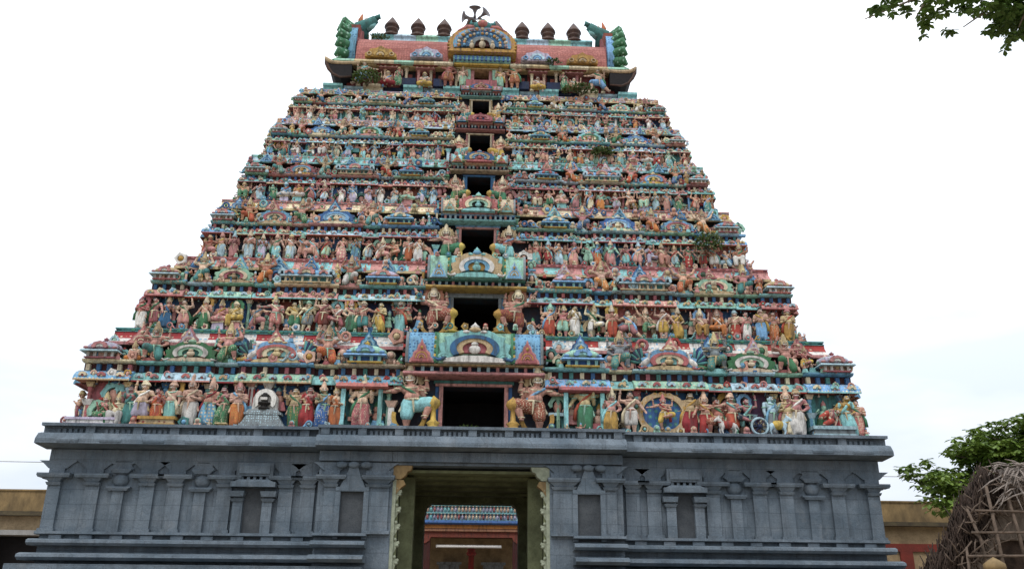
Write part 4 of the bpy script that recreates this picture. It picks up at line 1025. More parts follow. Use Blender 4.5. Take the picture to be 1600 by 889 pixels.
def defs():
    A = figure
    F['stand'] = [A('stand', 'bless', 'down'), A('contra', 'hip', 'bless', .8), A('contra', 'down', 'hold', -.6, False, False, 1., 'dhoti', 1), A('stand', 'hold', 'hold'), A('stand', 'fold', 'fold'), A('walk', 'low', 'bless', .4)]
    F['bare'] = [A('contra', 'hip', 'up', .8, False, False, 1.2, 'short'), A('walk', 'out', 'hold', .3, False, False, 1.2, 'short', -1), A('stand', 'low', 'up', 0, False, False, 1.1, 'short'), A('lunge', 'out', 'bless', .2, False, False, 1.2, 'short', -1), A('contra', 'bless', 'low', -.7, False, True, 1.05, 'short')]
    F['lady'] = [A('contra', 'bless', 'down', .9, True, False, 1.06, 'sari'), A('stand', 'hold', 'bless', .2, True, False, 1.06, 'sari'), A('contra', 'low', 'hip', -.7, True, False, 1.06, 'sari', 1), A('walk', 'fold', 'fold', .3, True, False, 1.06, 'sari')]
    F['four'] = [A('stand', 'bless', 'low', 0, False, True), A('contra', 'bless', 'hip', .6, False, True)]
    F['dance'] = [A('dance', 'out', 'cross', .4, False, True, 1., 'short'), A('dance', 'up', 'out', -.2, False, False, .97, 'short', 1), A('dance', 'high', 'low', .5, True, False, .95, 'short')]
    F['seat'] = [A('seat', 'bless', 'hold', 0, False, True), A('ride', 'bless', 'down', .2, True, False, .95, 'sari'), A('cross', 'hold', 'hold', 0), A('cross', 'bless', 'down', 0, False, True), A('ride', 'hold', 'bless', -.2)]
    F['kneel'] = [A('kneel', 'bear', 'bear', .2, False, False, 1.18, 'short'), A('kneel', 'bear', 'hip', .3, False, True, 1.18, 'short'), A('kneel', 'high', 'high', 0, False, False, 1.22, 'short')]
    F['guard'] = [A('guard', 'out', 'bless', .5, False, True, 1.44, 'short', 0, -.12, .011), A('guard', 'high', 'cross', .5, False, True, 1.44, 'short', 0, -.12, .011)]
    F['lie'] = [A('seat', 'hold', 'low', .4, False, False, 1., 'dhoti')]
defs()
SKIN = ['flesh', 'peach', 'pink', 'flesh', 'flesh', 'peach', 'tan', 'flesh', 'pink', 'flesh', 'pink', 'mint', 'sky', 'peach']
GAR = ['red', 'green', 'white', 'sky', 'orange', 'peach', 'teal', 'pale', 'lav', 'pink', 'turq', 'white', 'rose', 'turq', 'mint', 'cream', 'pink', 'flesh', 'pale']
CN = dict(flesh='salmon', peach='peach', pink='pink', sand='sand coloured', tan='tan', rose='rose', cream='cream', mint='pale green', sky='sky blue', red='red', green='green', white='white', orange='orange',
          ochre='ochre yellow', teal='teal', blue='blue', lav='lavender', turq='turquoise', purple='purple', gold='golden', pale='pale blue', grey='grey', navy='navy', leaf='leaf green', brick='brick red')
ORD = ['first', 'second', 'third', 'fourth', 'fifth', 'sixth', 'seventh', 'eighth', 'ninth', 'tenth', 'eleventh', 'twelfth', 'thirteenth', 'fourteenth', 'fifteenth', 'sixteenth', 'seventeenth', 'eighteenth', 'nineteenth', 'twentieth']
LEV = ['lowest', 'second', 'third', 'fourth', 'fifth', 'sixth', 'topmost']
WHAT = dict(stand='standing statue', bare='bare-legged statue', lady='sari-clad statue', four='four-armed statue', dance='dancing statue', seat='seated statue', kneel='kneeling bearer statue', guard='stocky guardian statue', lie='reclining statue')
srng = random.Random(7)
def statue(kind, var, loc, h, skin, gar, label, group, crown=None, cc='gold', flip=False, rot=0., name=None, tilt=None, orn=None):
    f = F[kind][var % len(F[kind])]
    sx = -h if flip else h
    o = put((name or WHAT[kind].replace('-', '_').replace(' ', '_')), f['body'], M(skin, var=.18), None, loc, rot, (sx, h, h))
    if tilt: o.rotation_euler = tilt
    tag(o, label, 'statue', group)
    put('garment', f['garment'], M(gar, srng.choice([None, None, 'cream', 'ochre']) , mscale=22) if gar not in ('white', 'cream', 'ochre') else M(gar), o)
    put('jewellery', f['orn'], M(orn or srng.choice(['sand', 'cream', 'peach', 'mint', 'cream'])), o)
    c = srng.randrange(4) if crown is None else crown
    put('headdress' if c != 2 else 'hair', CROWN[c], M('black') if c == 2 else M(cc), o, f['head'], 0, f['hscale'])
    if kind != 'lady' and kind != 'kneel': put('sash', f['sash'], M(srng.choice(['red', 'sky', 'white', 'green', 'ochre', 'turq', 'rose', 'cream'])), o)
    if h > 1.0: put('face', FACE, [M('white'), M('black')], o, f['head'], 0, f['hscale']*1.25)
    return o
CROWNC = ['cream', 'cream', 'sand', 'peach', 'pink', 'mint', 'sand', 'peach', 'pale']
FACE = MB()
for s_ in (-1, 1): FACE.ell((s_*.024, -.060, .008), (.014, .008, .010), 8, 5, 0); FACE.ell((s_*.024, -.067, .008), (.006, .005, .007), 6, 4, 1); FACE.cap((s_*.004, -.070, -.026), (s_*.038, -.058, -.018), .008, .003, 5)
FACE.m = [m if m else 0 for m in FACE.m]; n_face = len(FACE.m)
FACE = FACE.mesh('face', 2)
used = set()
def uniq(lab):
    assert lab not in used, lab
    used.add(lab); return lab

def row(k, slots):
    """slots: (x, kind, var, skin, garment, size) along ledge k"""
    s = SK[k]
    for sg, side in ((-1, 'left'), (1, 'right')):
        lst = sorted([t for t in slots if t[0]*sg > 0], key=lambda t: abs(t[0]))
        for i, (x, kind, var, skin, gar, sz) in enumerate(lst):
            hgt = 1.42*s*(1+SH[k]*2.0)*sz*srng.uniform(.94, 1.06)
            lab = f"{CN[skin]} {WHAT[kind]} in {CN[gar]}, {ORD[i]} {side} of the {LEV[k]} doorway"
            yy = YF[k]+.18*s+srng.uniform(-.06, .10)*s
            zz = Z[k]
            if kind in ('seat',):
                p = MB(); p.frus(0, 0, 0, .30*s, .52*s, .42*s, .46*s, .36*s, 0); p.box(-.27*s, .27*s, -.22*s, .2*s, .301*s, .34*s, 1)
                lift = .34*s if F['seat'][var % 5] in (F['seat'][2], F['seat'][3]) else .10*s
            o = statue(kind, var, (x, yy, zz+(lift if kind == 'seat' else 0)), hgt, skin, gar, uniq(lab), f'statues standing on the {LEV[k]} ledge', None if kind != 'lady' else srng.choice([2, 2, 1]), srng.choice(CROWNC), srng.random() < .5, srng.uniform(-.4, .4))
            if kind == 'seat':
                c = srng.choice(['rose', 'sand', 'turq', 'lav', 'pink'])
                q = build(p, 'seat', [M(c), M('cream')], o, loc=(0, 0, -(lift)/hgt)); q.scale = (1/hgt if o.scale.x > 0 else -1/hgt, 1/hgt, 1/hgt)
            if srng.random() < .30 and kind in ('stand', 'four', 'seat', 'dance'):      # painted halo plate
                hp = MB(); cz = (f := F[kind][var % len(F[kind])])['head'].z
                hp.ring(f['head'].x, cz, .10, .19, 0, 2*pi, .06, .10, 0, 18, 8, .15)
                build(hp, 'halo', M(srng.choice(['sky', 'turq', 'rose', 'ochre', 'green'])), o)
KINDS = ['stand', 'bare', 'lady', 'four', 'dance', 'seat', 'stand', 'bare', 'lady', 'seat', 'bare']
def auto_row(k, x0, x1, n, kinds=KINDS, skins=SKIN, gars=GAR, keep=()):
    out_ = []
    for sg in (-1, 1):
        for i in range(n):
            x = sg*(x0+(x1-x0)*(i+.5+srng.uniform(-.16, .16))/n)
            if any(abs(x-a) < d for a, d in keep): continue
            kd = srng.choice(kinds)
            out_.append((x, kd, srng.randrange(6), srng.choice(skins), srng.choice(gars), .98 if kd != 'seat' else 1.12))
    return out_
XP = lambda px: (px-737)*.01914          # photo column of the lowest ledge -> metres

# lowest ledge, following the photo from left to right
LOW = [(200, 'lady', 0, 'pink', 'teal', 1.), (222, 'bare', 0, 'peach', 'lav', 1.02), (243, 'lady', 1, 'pink', 'red', .9), (265, 'stand', 0, 'peach', 'turq', 1.), (294, 'stand', 3, 'peach', 'white', 1.08),
       (325, 'stand', 1, 'flesh', 'sky', 1.), (346, 'lady', 2, 'pink', 'green', 1.), (456, 'four', 0, 'sand', 'green', 1.), (478, 'lady', 0, 'pink', 'red', 1.), (501, 'stand', 2, 'sand', 'blue', 1.),
       (521, 'lady', 1, 'peach', 'orange', .95), (563, 'four', 1, 'peach', 'rose', 1.12), (368, 'stand', 4, 'peach', 'orange', .95),
       (915, 'four', 0, 'sand', 'green', 1.12), (957, 'stand', 1, 'pink', 'ochre', .95), (988, 'bare', 2, 'peach', 'white', 1.05), (1086, 'four', 1, 'sand', 'red', 1.), (1108, 'stand', 5, 'flesh', 'red', .9),
       (1128, 'bare', 3, 'tan', 'brick', .95), (1152, 'bare', 1, 'flesh', 'red', .95), (1178, 'dance', 1, 'pink', 'navy', .9), (1214, 'stand', 0, 'pale', 'grey', 1.), (1242, 'stand', 3, 'sand', 'cream', 1.05), (1258, 'stand', 1, 'pink', 'white', 1.05),
       (1340, 'lady', 2, 'ochre', 'turq', 1.02), (1356, 'stand', 3, 'flesh', 'rose', .85)]
row(0, [(XP(px), kd, v, sk, g_, sz) for px, kd, v, sk, g_, sz in LOW])
y0 = YF[0]
def bench(x, w_, name, lab, cat, cols, h_=.16):
    b = MB(); b.box(-w_/2, w_/2, -.2, .25, 0, h_*.3, 1); b.box(-w_/2+.05, w_/2-.05, -.17, .22, h_*.301, h_*.7, 0); b.box(-w_/2, w_/2, -.22, .25, h_*.701, h_, 1)
    return tag(build(b, name, [M(*cols[0]) if isinstance(cols[0], tuple) else M(cols[0]), M(cols[1])], loc=(x, y0+.12, Z[0])), lab, cat)
bench(XP(149), 1.45, 'bench', 'long white bench under the seated couple at the left corner', 'bench', ('white', 'lav'), .24)
for px, v, sk, g_, lab in ((163, 1, 'pink', 'green', 'seated statue in green blouse on the white corner bench'), (182, 0, 'cream', 'white', 'seated cream statue in white on the white corner bench')):
    statue('seat', v, (XP(px), y0+.25, Z[0]+.0), 1.22, sk, g_, uniq(lab), 'statues standing on the lowest ledge', 1, 'sand')
bench(XP(249), 1.1, 'pedestal', 'tan box with painted speckles at the feet of standing statues', 'pedestal', (('sand', 'brick'), 'ochre'), .30)
bench(XP(348), .34, 'stool', 'small ochre stool before the green sari statue', 'stool', ('ochre', 'sand'), .14)
bench(XP(1312), 1.35, 'couch', 'blue grey stone couch under the reclining statue at the right end', 'couch', ('grey', 'pale'), .34)
o = statue('lie', 0, (XP(1290), y0+.16, Z[0]+.46), 1.1, 'peach', 'red', uniq('reclining statue in red cloth on the blue grey couch'), 'statues standing on the lowest ledge', 0, 'gold', tilt=(0, R(62), 0))
statue('lady', 0, (XP(1325), y0+.32, Z[0]+.0), 1.12, 'pink', 'red', uniq('standing statue in red sari behind the blue grey couch'), 'statues standing on the lowest ledge', 2)
# arched shrine with a dark stone on stepped grey pedestal
sh = empty('stone_shrine', (XP(410), y0+.10, Z[0])); tag(sh, 'stepped grey pedestal carrying a white arched niche with a dark rounded stone', 'shrine')
b = MB(); b.frus(0, 0, 0, .12, 1.36, .5, 1.3, .46); b.frus(0, 0, .121, .40, 1.22, .42, .92, .36); b.box(-.55, .55, -.2, .2, .401, .47); b.frus(0, 0, .471, .56, .98, .36, .86, .32)
build(b, 'pedestal', M('grey', 'pale', mscale=14), sh)
b = MB(); b.prism([(-.38, .56), (-.36, .95), (-.22, 1.16), (0, 1.24), (.22, 1.16), (.36, .95), (.38, .56)], .02, .2, 0); b.ring(0, .86, .20, .34, R(-40), R(220), -.06, .05, 0, 18); build(b, 'arch', M('white'), sh)
b = MB(); b.lathe([(.0, .56), (.16, .56), (.17, .62), (.10, .66), (.10, .70), (.19, .74), (.19, .78), (.10, .80), (.10, 1.0), (.06, 1.07), (0, 1.08)], (0, -.06, 0), 14, 0); build(b, 'stone', M('black'), sh)
b = MB(); b.box(-.10, .10, -.20, -.155, .84, .92, 0); build(b, 'white_band', M('white'), sh)
for px, nm in ((385, 'left'), ):
    b = MB(); b.box(-.22, .22, 0, .1, .2, 1.2, 0)
    for x in (-.18, -.06, .06, .18): b.box(x-.025, x+.025, -.05, -.001, .1, 1.25, 1)
    tag(build(b, 'panel', [M('maroon'), M('red')], loc=(XP(px), y0+.36, Z[0])), 'red barred panel beside the grey stone shrine', 'panel')
# golden ring with the dancer
rg = empty('ring_backdrop', (XP(1040), y0+.22, Z[0]+.06)); tag(rg, 'golden flaming ring with blue backing round the dancing statue', 'ring')
b = MB(); b.ring(0, .62, .52, .66, R(-62), R(242), -.04, .10, 0, 34, 19, .10, 1.18); b.prism([(-.62, 0), (.62, 0), (.5, .14), (-.5, .14)], -.1, .1, 0); build(b, 'ring', M('sand', 'ochre'), rg)
b = MB(); b.prism([(.54*1.18*cos(2*pi*i/24), .62+.54*sin(2*pi*i/24)) for i in range(24)], .06, .12); build(b, 'backing', M('blue', 'teal', mscale=5), rg)
statue('dance', 0, (XP(1040), y0+.10, Z[0]+.14), 1.12, 'flesh', 'ochre', uniq('dancing statue inside the golden flaming ring'), 'statues standing on the lowest ledge', 1, 'rose')
# chariot wheel and horse
wh = empty('chariot_wheel', (XP(1192), y0-.02, Z[0]+.30)); tag(wh, 'pale blue spoked wheel leaning among the battle statues', 'wheel')
b = MB(); b.torus((0, 0, 0), .25, .04, 20, 6, axis='y'); build(b, 'rim', M('pale'), wh)
b = MB()
for i in range(8): b.tube([(0, 0, 0), (.24*cos(pi*i/4), 0, .24*sin(pi*i/4))], .018, 5)
b.ell((0, -.01, 0), (.07, .06, .07)); build(b, 'spokes', M('navy'), wh)
def beast(x, y, z, sc, cols, lab, name, cat, flip=1):
    B = MB()
    B.cap((-.25, 0, .42), (.22, 0, .45), .15, .16); B.cap((.24, 0, .50), (.40, -.02, .72), .12, .09); B.cap((.40, -.03, .74), (.58, -.05, .62), .085, .05)
    for a, c_ in ((-.27, -.08), (-.22, .08), (.22, -.09), (.27, .08)):
        bk = -.06 if a < 0 else .05
        B.cap((a, c_, .38), (a+bk, c_, .20), .075, .045); B.cap((a+bk, c_, .20), (a-bk*.2, c_, .03), .042, .032)
    B.cap((-.38, 0, .48), (-.50, 0, .25), .04, .02)
    for s_ in (-1, 1): B.cap((.36, s_*.05, .80), (.34, s_*.06, .90), .028, .01)
    o = put(name, remesh(B, name, .02), M(cols[0]), None, (x, y, z), 0, (flip*sc, sc, sc)); tag(o, lab, cat)
    G_ = MB(); G_.cap((-.08, 0, .46), (.08, 0, .46), .19, .19); G_.torus((.33, -.01, .60), .10, .022, 12, 6, tilt=.4); build(G_, 'saddle_cloth', M(cols[1]), o); return o
beast(XP(1222), y0+.06, Z[0], .78, ('pale', 'ochre'), 'pale blue carved horse with yellow saddle beside the spoked wheel', 'horse_statue', 'horse statue')
beast(XP(1140), y0-.02, Z[0], .70, ('white', 'red'), 'white carved horse with red saddle on the lowest ledge', 'horse_statue', 'horse statue', -1)
# pavilions with pale blue columns either side of the guardians
for sg, lab in ((-1, 'left'), (1, 'right')):
    x = sg*3.38; pv = empty('pavilion', (x, y0+.16, Z[0])); tag(pv, f'small pavilion with turquoise columns and red base on the {lab} side', 'pavilion')
    for a in (-.56, .56):
        b = MB(); b.box(a-.065, a+.065, -.09, .04, .17, 1.26); build(b, 'column', M('turq'), pv)
    b = MB(); b.box(-.72, .72, -.14, .2, 0, .09, 0); b.box(-.68, .68, -.10, .2, .091, .16, 1); build(b, 'base', [M('red'), M('rose')], pv)
    b = MB(); b.sweep([(-.3, 1.27), (.14, 1.27), (.24, 1.31), (.2, 1.40), (.05, 1.47), (-.3, 1.47)], -.78, .78, XF(0)); build(b, 'roof', M('rose'), pv)
# rows of the upper ledges
ROW2 = [(215, 'stand', 3, 'rose', 'white'), (234, 'bare', 2, 'pink', 'rose'), (254, 'lady', 0, 'flesh', 'blue'), (279, 'bare', 0, 'peach', 'pink'), (314, 'stand', 5, 'flesh', 'green'), (338, 'seat', 2, 'pink', 'pink'), (362, 'seat', 4, 'sand', 'ochre'),
        (397, 'bare', 3, 'peach', 'pink'), (424, 'bare', 1, 'pink', 'rose'), (452, 'bare', 0, 'sand', 'green'), (476, 'bare', 4, 'cream', 'grey'), (500, 'bare', 2, 'peach', 'brick'), (522, 'dance', 1, 'pink', 'rose'), (543, 'stand', 1, 'peach', 'green'),
        (562, 'bare', 1, 'flesh', 'teal'), (590, 'stand', 2, 'sand', 'ochre'), (622, 'four', 0, 'tan', 'turq'),
        (862, 'four', 1, 'flesh', 'red'), (884, 'bare', 0, 'pink', 'mint'), (902, 'lady', 1, 'sand', 'white'), (932, 'dance', 1, 'cream', 'white'), (962, 'stand', 4, 'flesh', 'red'), (990, 'bare', 3, 'peach', 'pink'), (1018, 'dance', 2, 'peach', 'green'), (1045, 'bare', 2, 'peach', 'ochre'), (1068, 'lady', 2, 'sand', 'ochre'),
        (1106, 'seat', 0, 'peach', 'ochre'), (1135, 'seat', 1, 'peach', 'orange'), (1164, 'stand', 3, 'peach', 'red'), (1182, 'stand', 4, 'pink', 'white'), (1205, 'stand', 3, 'peach', 'sky'), (1227, 'stand', 4, 'flesh', 'orange'), (1250, 'stand', 3, 'sand', 'ochre')]
row(1, [((px-742)*.0203, kd, v, sk, g_, 1.) for px, kd, v, sk, g_ in ROW2])
NS = (0, 0, 17, 15, 14, 12)
for k in (2, 3, 4, 5):
    x0 = (0, 0, 1.75, 1.4, 1.25, 1.05)[k]
    row(k, auto_row(k, x0, W[k]-.66*SK[k], NS[k]))
# the top storey: seated groups and attendants
for sg, side in ((-1, 'left'), (1, 'right')):
    for x, kd, v, sk, g_, h_, lab in ((3.75, 'seat', 3, 'peach', 'red', .95, 'seated statue in red under the turquoise canopy'), (2.28, 'seat', 2, 'peach', 'ochre', .95, 'seated statue under the pink canopy'),
                                      (1.30, 'bare', 0, 'tan', 'brick', 1.1, 'brown attendant statue beside the topmost doorway'), (4.75, 'bare', 3, 'peach', 'sky', 1.15, 'striding attendant statue in blue near the roof end'),
                                      (3.32, 'lady', 0, 'pink', 'green', .8, 'small lady statue in green beside the dark window'), (.75, 'stand', 0, 'peach', 'mint', .9, 'pale statue at the edge of the topmost doorway')):
        statue(kd, v, (sg*x, YF[6]+.62-.34, Z[6]+.46), h_*1.10, sk, g_, uniq(f'{lab}, {side} of the large top gable'), 'statues under the barrel roof', None, 'sand', sg < 0)
for k in range(6):
    s = SK[k]
    for sg, side in ((-1, 'left'), (1, 'right')):
        c2 = srng.choice(['red', 'orange', 'green', 'sky']); c1 = srng.choice(['pink', 'flesh', 'peach'])
        statue('stand', srng.choice([0, 3, 4]), (sg*(W[k]-(INS[k]-.26)*s), YF[k]+.85*s, Z[k]), 1.25*s, c1, c2, uniq(f'{CN[c1]} standing statue in {CN[c2]} round the {side} corner of the {LEV[k]} ledge'), f'statues standing on the {LEV[k]} ledge', None, 'sand', False, sg*R(70))
# kneeling bearers and small seated figures on the parapets
FR = [(.375, 'innermost'), (.625, 'middle one'), (.81, 'outermost')]
for k in range(6):
    s = SK[k]
    yw = YF[k]+.52*s+.10
    for sg, side in ((-1, 'left'), (1, 'right')):
        for j, (f, wh_) in enumerate(FR):
            x = sg*f*W[k]; zz_ = Z[k]+(.636+SH[k])*H[k]+.10*s
            sk = srng.choice(['flesh', 'pink', 'tan', 'peach', 'grey' if k < 2 else 'sand']); g_ = srng.choice(['red', 'teal', 'green', 'blue', 'white', 'orange'])
            statue('kneel', srng.randrange(3), (x, yw-.18*s, zz_-.06*s), 1.40*s, sk, g_, uniq(f"{'grey' if sk == 'grey' else CN[sk]} kneeling bearer in {CN[g_]} on the {LEV[k]} {side} parapet, {wh_}"), f'kneeling bearers on the {LEV[k]} parapet', 0, 'sand', srng.random() < .5)
            if True:
                kd, v = srng.choice([('seat', 2), ('seat', 3), ('lady', 1), ('dance', 1)])
                x2 = x+sg*(.62 if j == 2 else .55)*s*(-1 if j == 1 else 1); c2 = srng.choice(['green', 'red', 'ochre', 'sky', 'orange']); c1 = srng.choice(['peach', 'pink', 'sand'])
                statue(kd, v, (x2, yw-.16*s, zz_-.08*s), .86*s, c1, c2, uniq(f"small {CN[c1]} {WHAT[kd]} in {CN[c2]} by the {('inner', 'middle', 'outer')[j]} bearer, {LEV[k]} {side} parapet"), f'small statues on the {LEV[k]} parapet', None, 'sand')
# guardians at the doors
MACE = MB(); MACE.lathe([(.0, 0), (.16, .0), (.18, .05), (.08, .10), (.13, .17), (.05, .25), (.045, .50), (.09, .55), (.13, .64), (.11, .74), (.05, .80), (.0, .86)], n=12)
MACE = MACE.mesh('mace')
GX = (1.86, 1.30, 1.02, .80, .74, .64)
for k in range(6):
    s = SK[k]*(1.0 if k < 2 else .95)
    for sg, side in ((-1, 'left'), (1, 'right')):
        if k == 0: gar = 'turq' if sg < 0 else 'brick'
        else: gar = srng.choice(['turq', 'brick', 'teal', 'ochre', 'green'])
        sk = 'flesh' if k < 2 else srng.choice(['peach', 'flesh', 'sand', 'tan'])
        h_ = (1.84, 1.54, 1.28, 1.10, .97, .86)[k]
        o = statue('guard', k % 2, (sg*GX[k], YF[k]+.20*s, Z[k]+.03), h_, sk, gar, uniq(f'stocky four-armed {CN[sk]} guardian in {CN[gar]}, {side} of the {LEV[k]} doorway'), 'door guardian statues', 0, 'cream', sg > 0, name='guardian_statue', orn='cream')
        f_ = F['guard'][k % 2]
        put('mace', MACE, M('ochre' if k < 2 else 'gold'), o, (.36, -.12, 0), 0, (.9, .9, .66))
        ar = MB(); hd = f_['head']; ar.ring(hd.x, hd.z, .12, .22, R(-20), R(200), .05, .09, 0, 18, 9, .15); build(ar, 'halo', [M(('sand', 'tan')[k % 2])], o)
        ar = MB(); ar.ring(-.04, .24, .22, .29, R(165), R(380), -.02, .06, 0, 16); build(ar, 'throne_arc', [M('ochre')], o)
# peacocks on the two widest gables of the lowest parapet
for sg, px, side in ((-1, 420, 'left'), (1, 1050, 'right')):
    for q in (-1, 1):
        s = 1.; yw = YF[0]+.62
        B = MB(); B.cap((0, 0, .16), (.10, -.02, .24), .10, .10); B.cap((.14, -.03, .28), (.17, -.05, .46), .05, .035); B.ell((.185, -.06, .49), (.045, .04, .045)); B.cap((.22, -.065, .485), (.26, -.07, .47), .016, .005, 6)
        for a in (-.02, .05): B.cap((a, -.02, .10), (a, -.03, .01), .02, .016, 6)
        x = sg*.50*W[0]+q*.80
        o = put('peacock_statue', remesh(B, 'peacock', .012), M('white'), None, (x, yw-.34, Z[0]+.636*H[0]), 0, (-q*1.05, 1.05, 1.05))
        tag(o, f"white carved peacock facing {'right' if q < 0 else 'left'} on the lowest parapet, {side} half", 'peacock statue', 'carved peacocks')
        t_ = MB()
        for i in range(7):
            a = R(95+i*13); t_.tube([(-.04, .04, .2), (-.02+.22*cos(a), .06, .2+.26*sin(a)), (-.02+.40*cos(a), .05, .2+.48*sin(a))], [.03, .055, .035], 6, i % 2)
        build(t_, 'tail', [M('teal'), M('navy')], o)

# weeds rooted in the masonry
def weed(name, x, y, z, r, n, lab, seed, up=.5, ln=.16):
    q = random.Random(seed); b = MB(); st = MB()
    for i in range(7):
        a = q.uniform(0, 2*pi); e = V((x+r*.8*cos(a)*q.random(), y-abs(r*.5*sin(a)), z+r*q.uniform(.2, 1)*up*2)); st.tube([(x, y, z-.05), V((x, y, z)).lerp(e, .5)+V((0, 0, .05)), e], [.016, .011, .004], 5)
    for i in range(n):
        a = q.uniform(0, 2*pi); rr = r*math.sqrt(q.random()); c = V((x+rr*cos(a), y-.05-abs(rr*sin(a))*.7, z+up*r*2*q.random()*(1-rr/r*.5)))
        d = V((q.uniform(-1, 1), q.uniform(-1, .2), q.uniform(-.5, 1))).normalized(); w_ = d.orthogonal().normalized()*ln*.28; l_ = ln*q.uniform(.6, 1.2)
        b.add([c, c+d*l_*.5+w_, c+d*l_, c+d*l_*.5-w_], [(0, 1, 2, 3)])
    o = build(b, name, LEAF_C); tag(o, lab, 'plant'); build(st, 'stem', BARK, o)
weed('leafy_weed', -4.55, YF[6]+.1, Z[6]+.3, .55, 320, 'bushy green weed growing under the left end of the barrel roof', 1, .75)
weed('leafy_weed', 3.9, YF[6]-.05, Z[6]+.05, .75, 340, 'spreading green weed growing under the right half of the barrel roof', 2, .25)
weed('leafy_weed', 8.0, YF[2]-.02, Z[2]+.65, .50, 320, 'dark green weed growing among the third ledge statues at right', 3, .8)
weed('leafy_weed', 4.6, YF[4]+.05, Z[4]+.35, .45, 220, 'green weed growing among the fifth ledge statues, right half', 4, .4)
weed('leafy_weed', -.12, YF[0]+.35, Z[0]+.05, .34, 120, 'low green weed growing in the lowest doorway', 5, .25, .13)
weed('leafy_weed', 2.9, 3.95, 22.22, .34, 120, 'thin green weed rooted on the roof edge right of the top gable', 6, .25, .13)
weed('leafy_weed', -4.5, 6.0, 24.55, .5, 90, 'small green weed rooted on the left end of the roof ridge', 7, .2, .15)

# loudspeakers on a pole above the top gable
lp = empty('loudspeaker_cluster', (-.34, 4.2, 23.62)); tag(lp, 'cluster of four grey horn loudspeakers on a pole above the roof', 'loudspeaker')
b = MB(); b.tube([(0, 0, -.6), (0, 0, 1.1)], [.05, .045], 8); b.tube([(-.3, 0, .85), (.30, 0, .92)], .03, 6); build(b, 'pole', METAL, lp)
for d, p in (((0, -.30, .95), (0, -.05, 1.02)), ((-.93, -.28, -.05), (-.14, -.1, .86)), ((.75, -.62, .35), (.22, -.1, .92)), ((-.25, -.60, -.75), (.0, -.12, .62))):
    d = V(d).normalized(); q_ = d.to_track_quat('Z', 'Y'); h_ = MB()
    h_.lathe([(0, -.12), (.07, -.12), (.075, .0), (.05, .03), (.07, .16), (.12, .30), (.20, .40), (.31, .46), (.325, .455), (.30, .44), (.19, .38), (.10, .29), (.05, .16), (0, .15)], n=16)
    o = build(h_, 'horn', METAL, lp); o.location = p; o.rotation_mode = 'QUATERNION'; o.rotation_quaternion = q_; o.scale = (.78,)*3

# ------------------------------------------------------------------ pillared hall seen through the gateway
HL = empty('painted_hall', (0, 25, 0)); tag(HL, 'painted hall with carved frieze, blue cornice and red lintel seen through the gateway', 'hall')
b = MB(); b.box(-6, 6, .3, 9, 5.55, 6.05); b.box(-6, 6, 6, 6.3, 0, 5.55); build(b, 'roof', TANL, HL)
b = MB(); b.sweep([(-.3, 5.86), (.30, 5.86), (.36, 5.95), (.28, 6.09), (-.3, 6.09)], -2.9, 2.9, XF(0)); build(b, 'cornice', M('blue'), HL)
b = MB(); b.box(-2.88, 2.88, -.2, .29, 5.66, 5.855, 0); b.box(-2.88, 2.88, -.16, .29, 5.50, 5.659, 1); build(b, 'painted_band', [M('orange'), M('tan')], HL)
b = MB(); b.box(-2.86, 2.86, -.06, .29, 5.18, 5.499, 0)
for sg in (-1, 1): b.prism([(sg*2.86, 5.18), (sg*2.3, 5.18), (sg*2.38, 4.98), (sg*2.6, 4.85), (sg*2.86, 4.8)], -.06, .28, 0)
build(b, 'lintel', M('brick'), HL)
b = MB(); b.box(-2.9, 2.9, .12, .3, 6.09, 7.6, 0)
for r_ in range(3):
    for i in range(26):
        x = -2.55+i*.2; c = rng.randrange(1, 6); z = 6.12+r_*.42
        b.ell((x, .08, z+.16), (.075, .07, .14), 6, 4, c); b.ell((x, .06, z+.34), (.05, .05, .05), 6, 4, 2)
    b.box(-2.8, 2.8, .02, .119, 6.095+r_*.42-.03, 6.095+r_*.42+.03, rng.choice([1, 3]))
build(b, 'carved_frieze', [M('pale'), M('cream'), M('peach'), M('turq'), M('rose'), M('lav')], HL)
for sg in (-1, 1):
    b = MB(); b.box(sg*2.55-.22, sg*2.55+.22, -.02, .4, 0, 5.17); b.box(sg*2.55-.3, sg*2.55+.3, -.05, .45, 0, .6); build(b, 'pillar', M('maroon'), HL)
    b = MB(); b.box(sg*1.35-.62, sg*1.35+.62, 4.5, 5, 0, 3.9, 0); b.box(sg*1.35-.75, sg*1.35+.75, 4.4, 5, 3.9, 4.05, 0); build(b, 'inner_shrine', M('grey'), HL)
b = MB(); b.box(-.16, .16, 2.4, 2.7, 0, 4.5, 0); b.lathe([(.2, 4.3), (.3, 4.45), (.2, 4.6), (.26, 4.7), (0, 4.8)], (0, 2.55, 0), 10); build(b, 'flag_column', M('red'), HL)
b = MB(); b.box(-6, 6, 5.4, 5.9, 0, 5.5); build(b, 'back_panel', TANL, HL)
tl = empty('tube_light', (-.15, 25.2, 4.72)); tag(tl, 'long white tube light fixture hanging below the red lintel', 'tube light')
b = MB(); b.box(-1.85, 1.85, -.06, .06, -.10, .06); build(b, 'housing', M('white'), tl)
em = bpy.data.materials.new('lit_tube'); em.use_nodes = True; pb = em.node_tree.nodes['Principled BSDF']; pb.inputs['Base Color'].default_value = (.6, .58, .56, 1); pb.inputs['Emission Color'].default_value = (1, .95, .92, 1); pb.inputs['Emission Strength'].default_value = .12
b = MB(); b.tube([(-1.8, -.10, -.03), (1.8, -.10, -.03)], .05, 10); build(b, 'tube', em, tl)

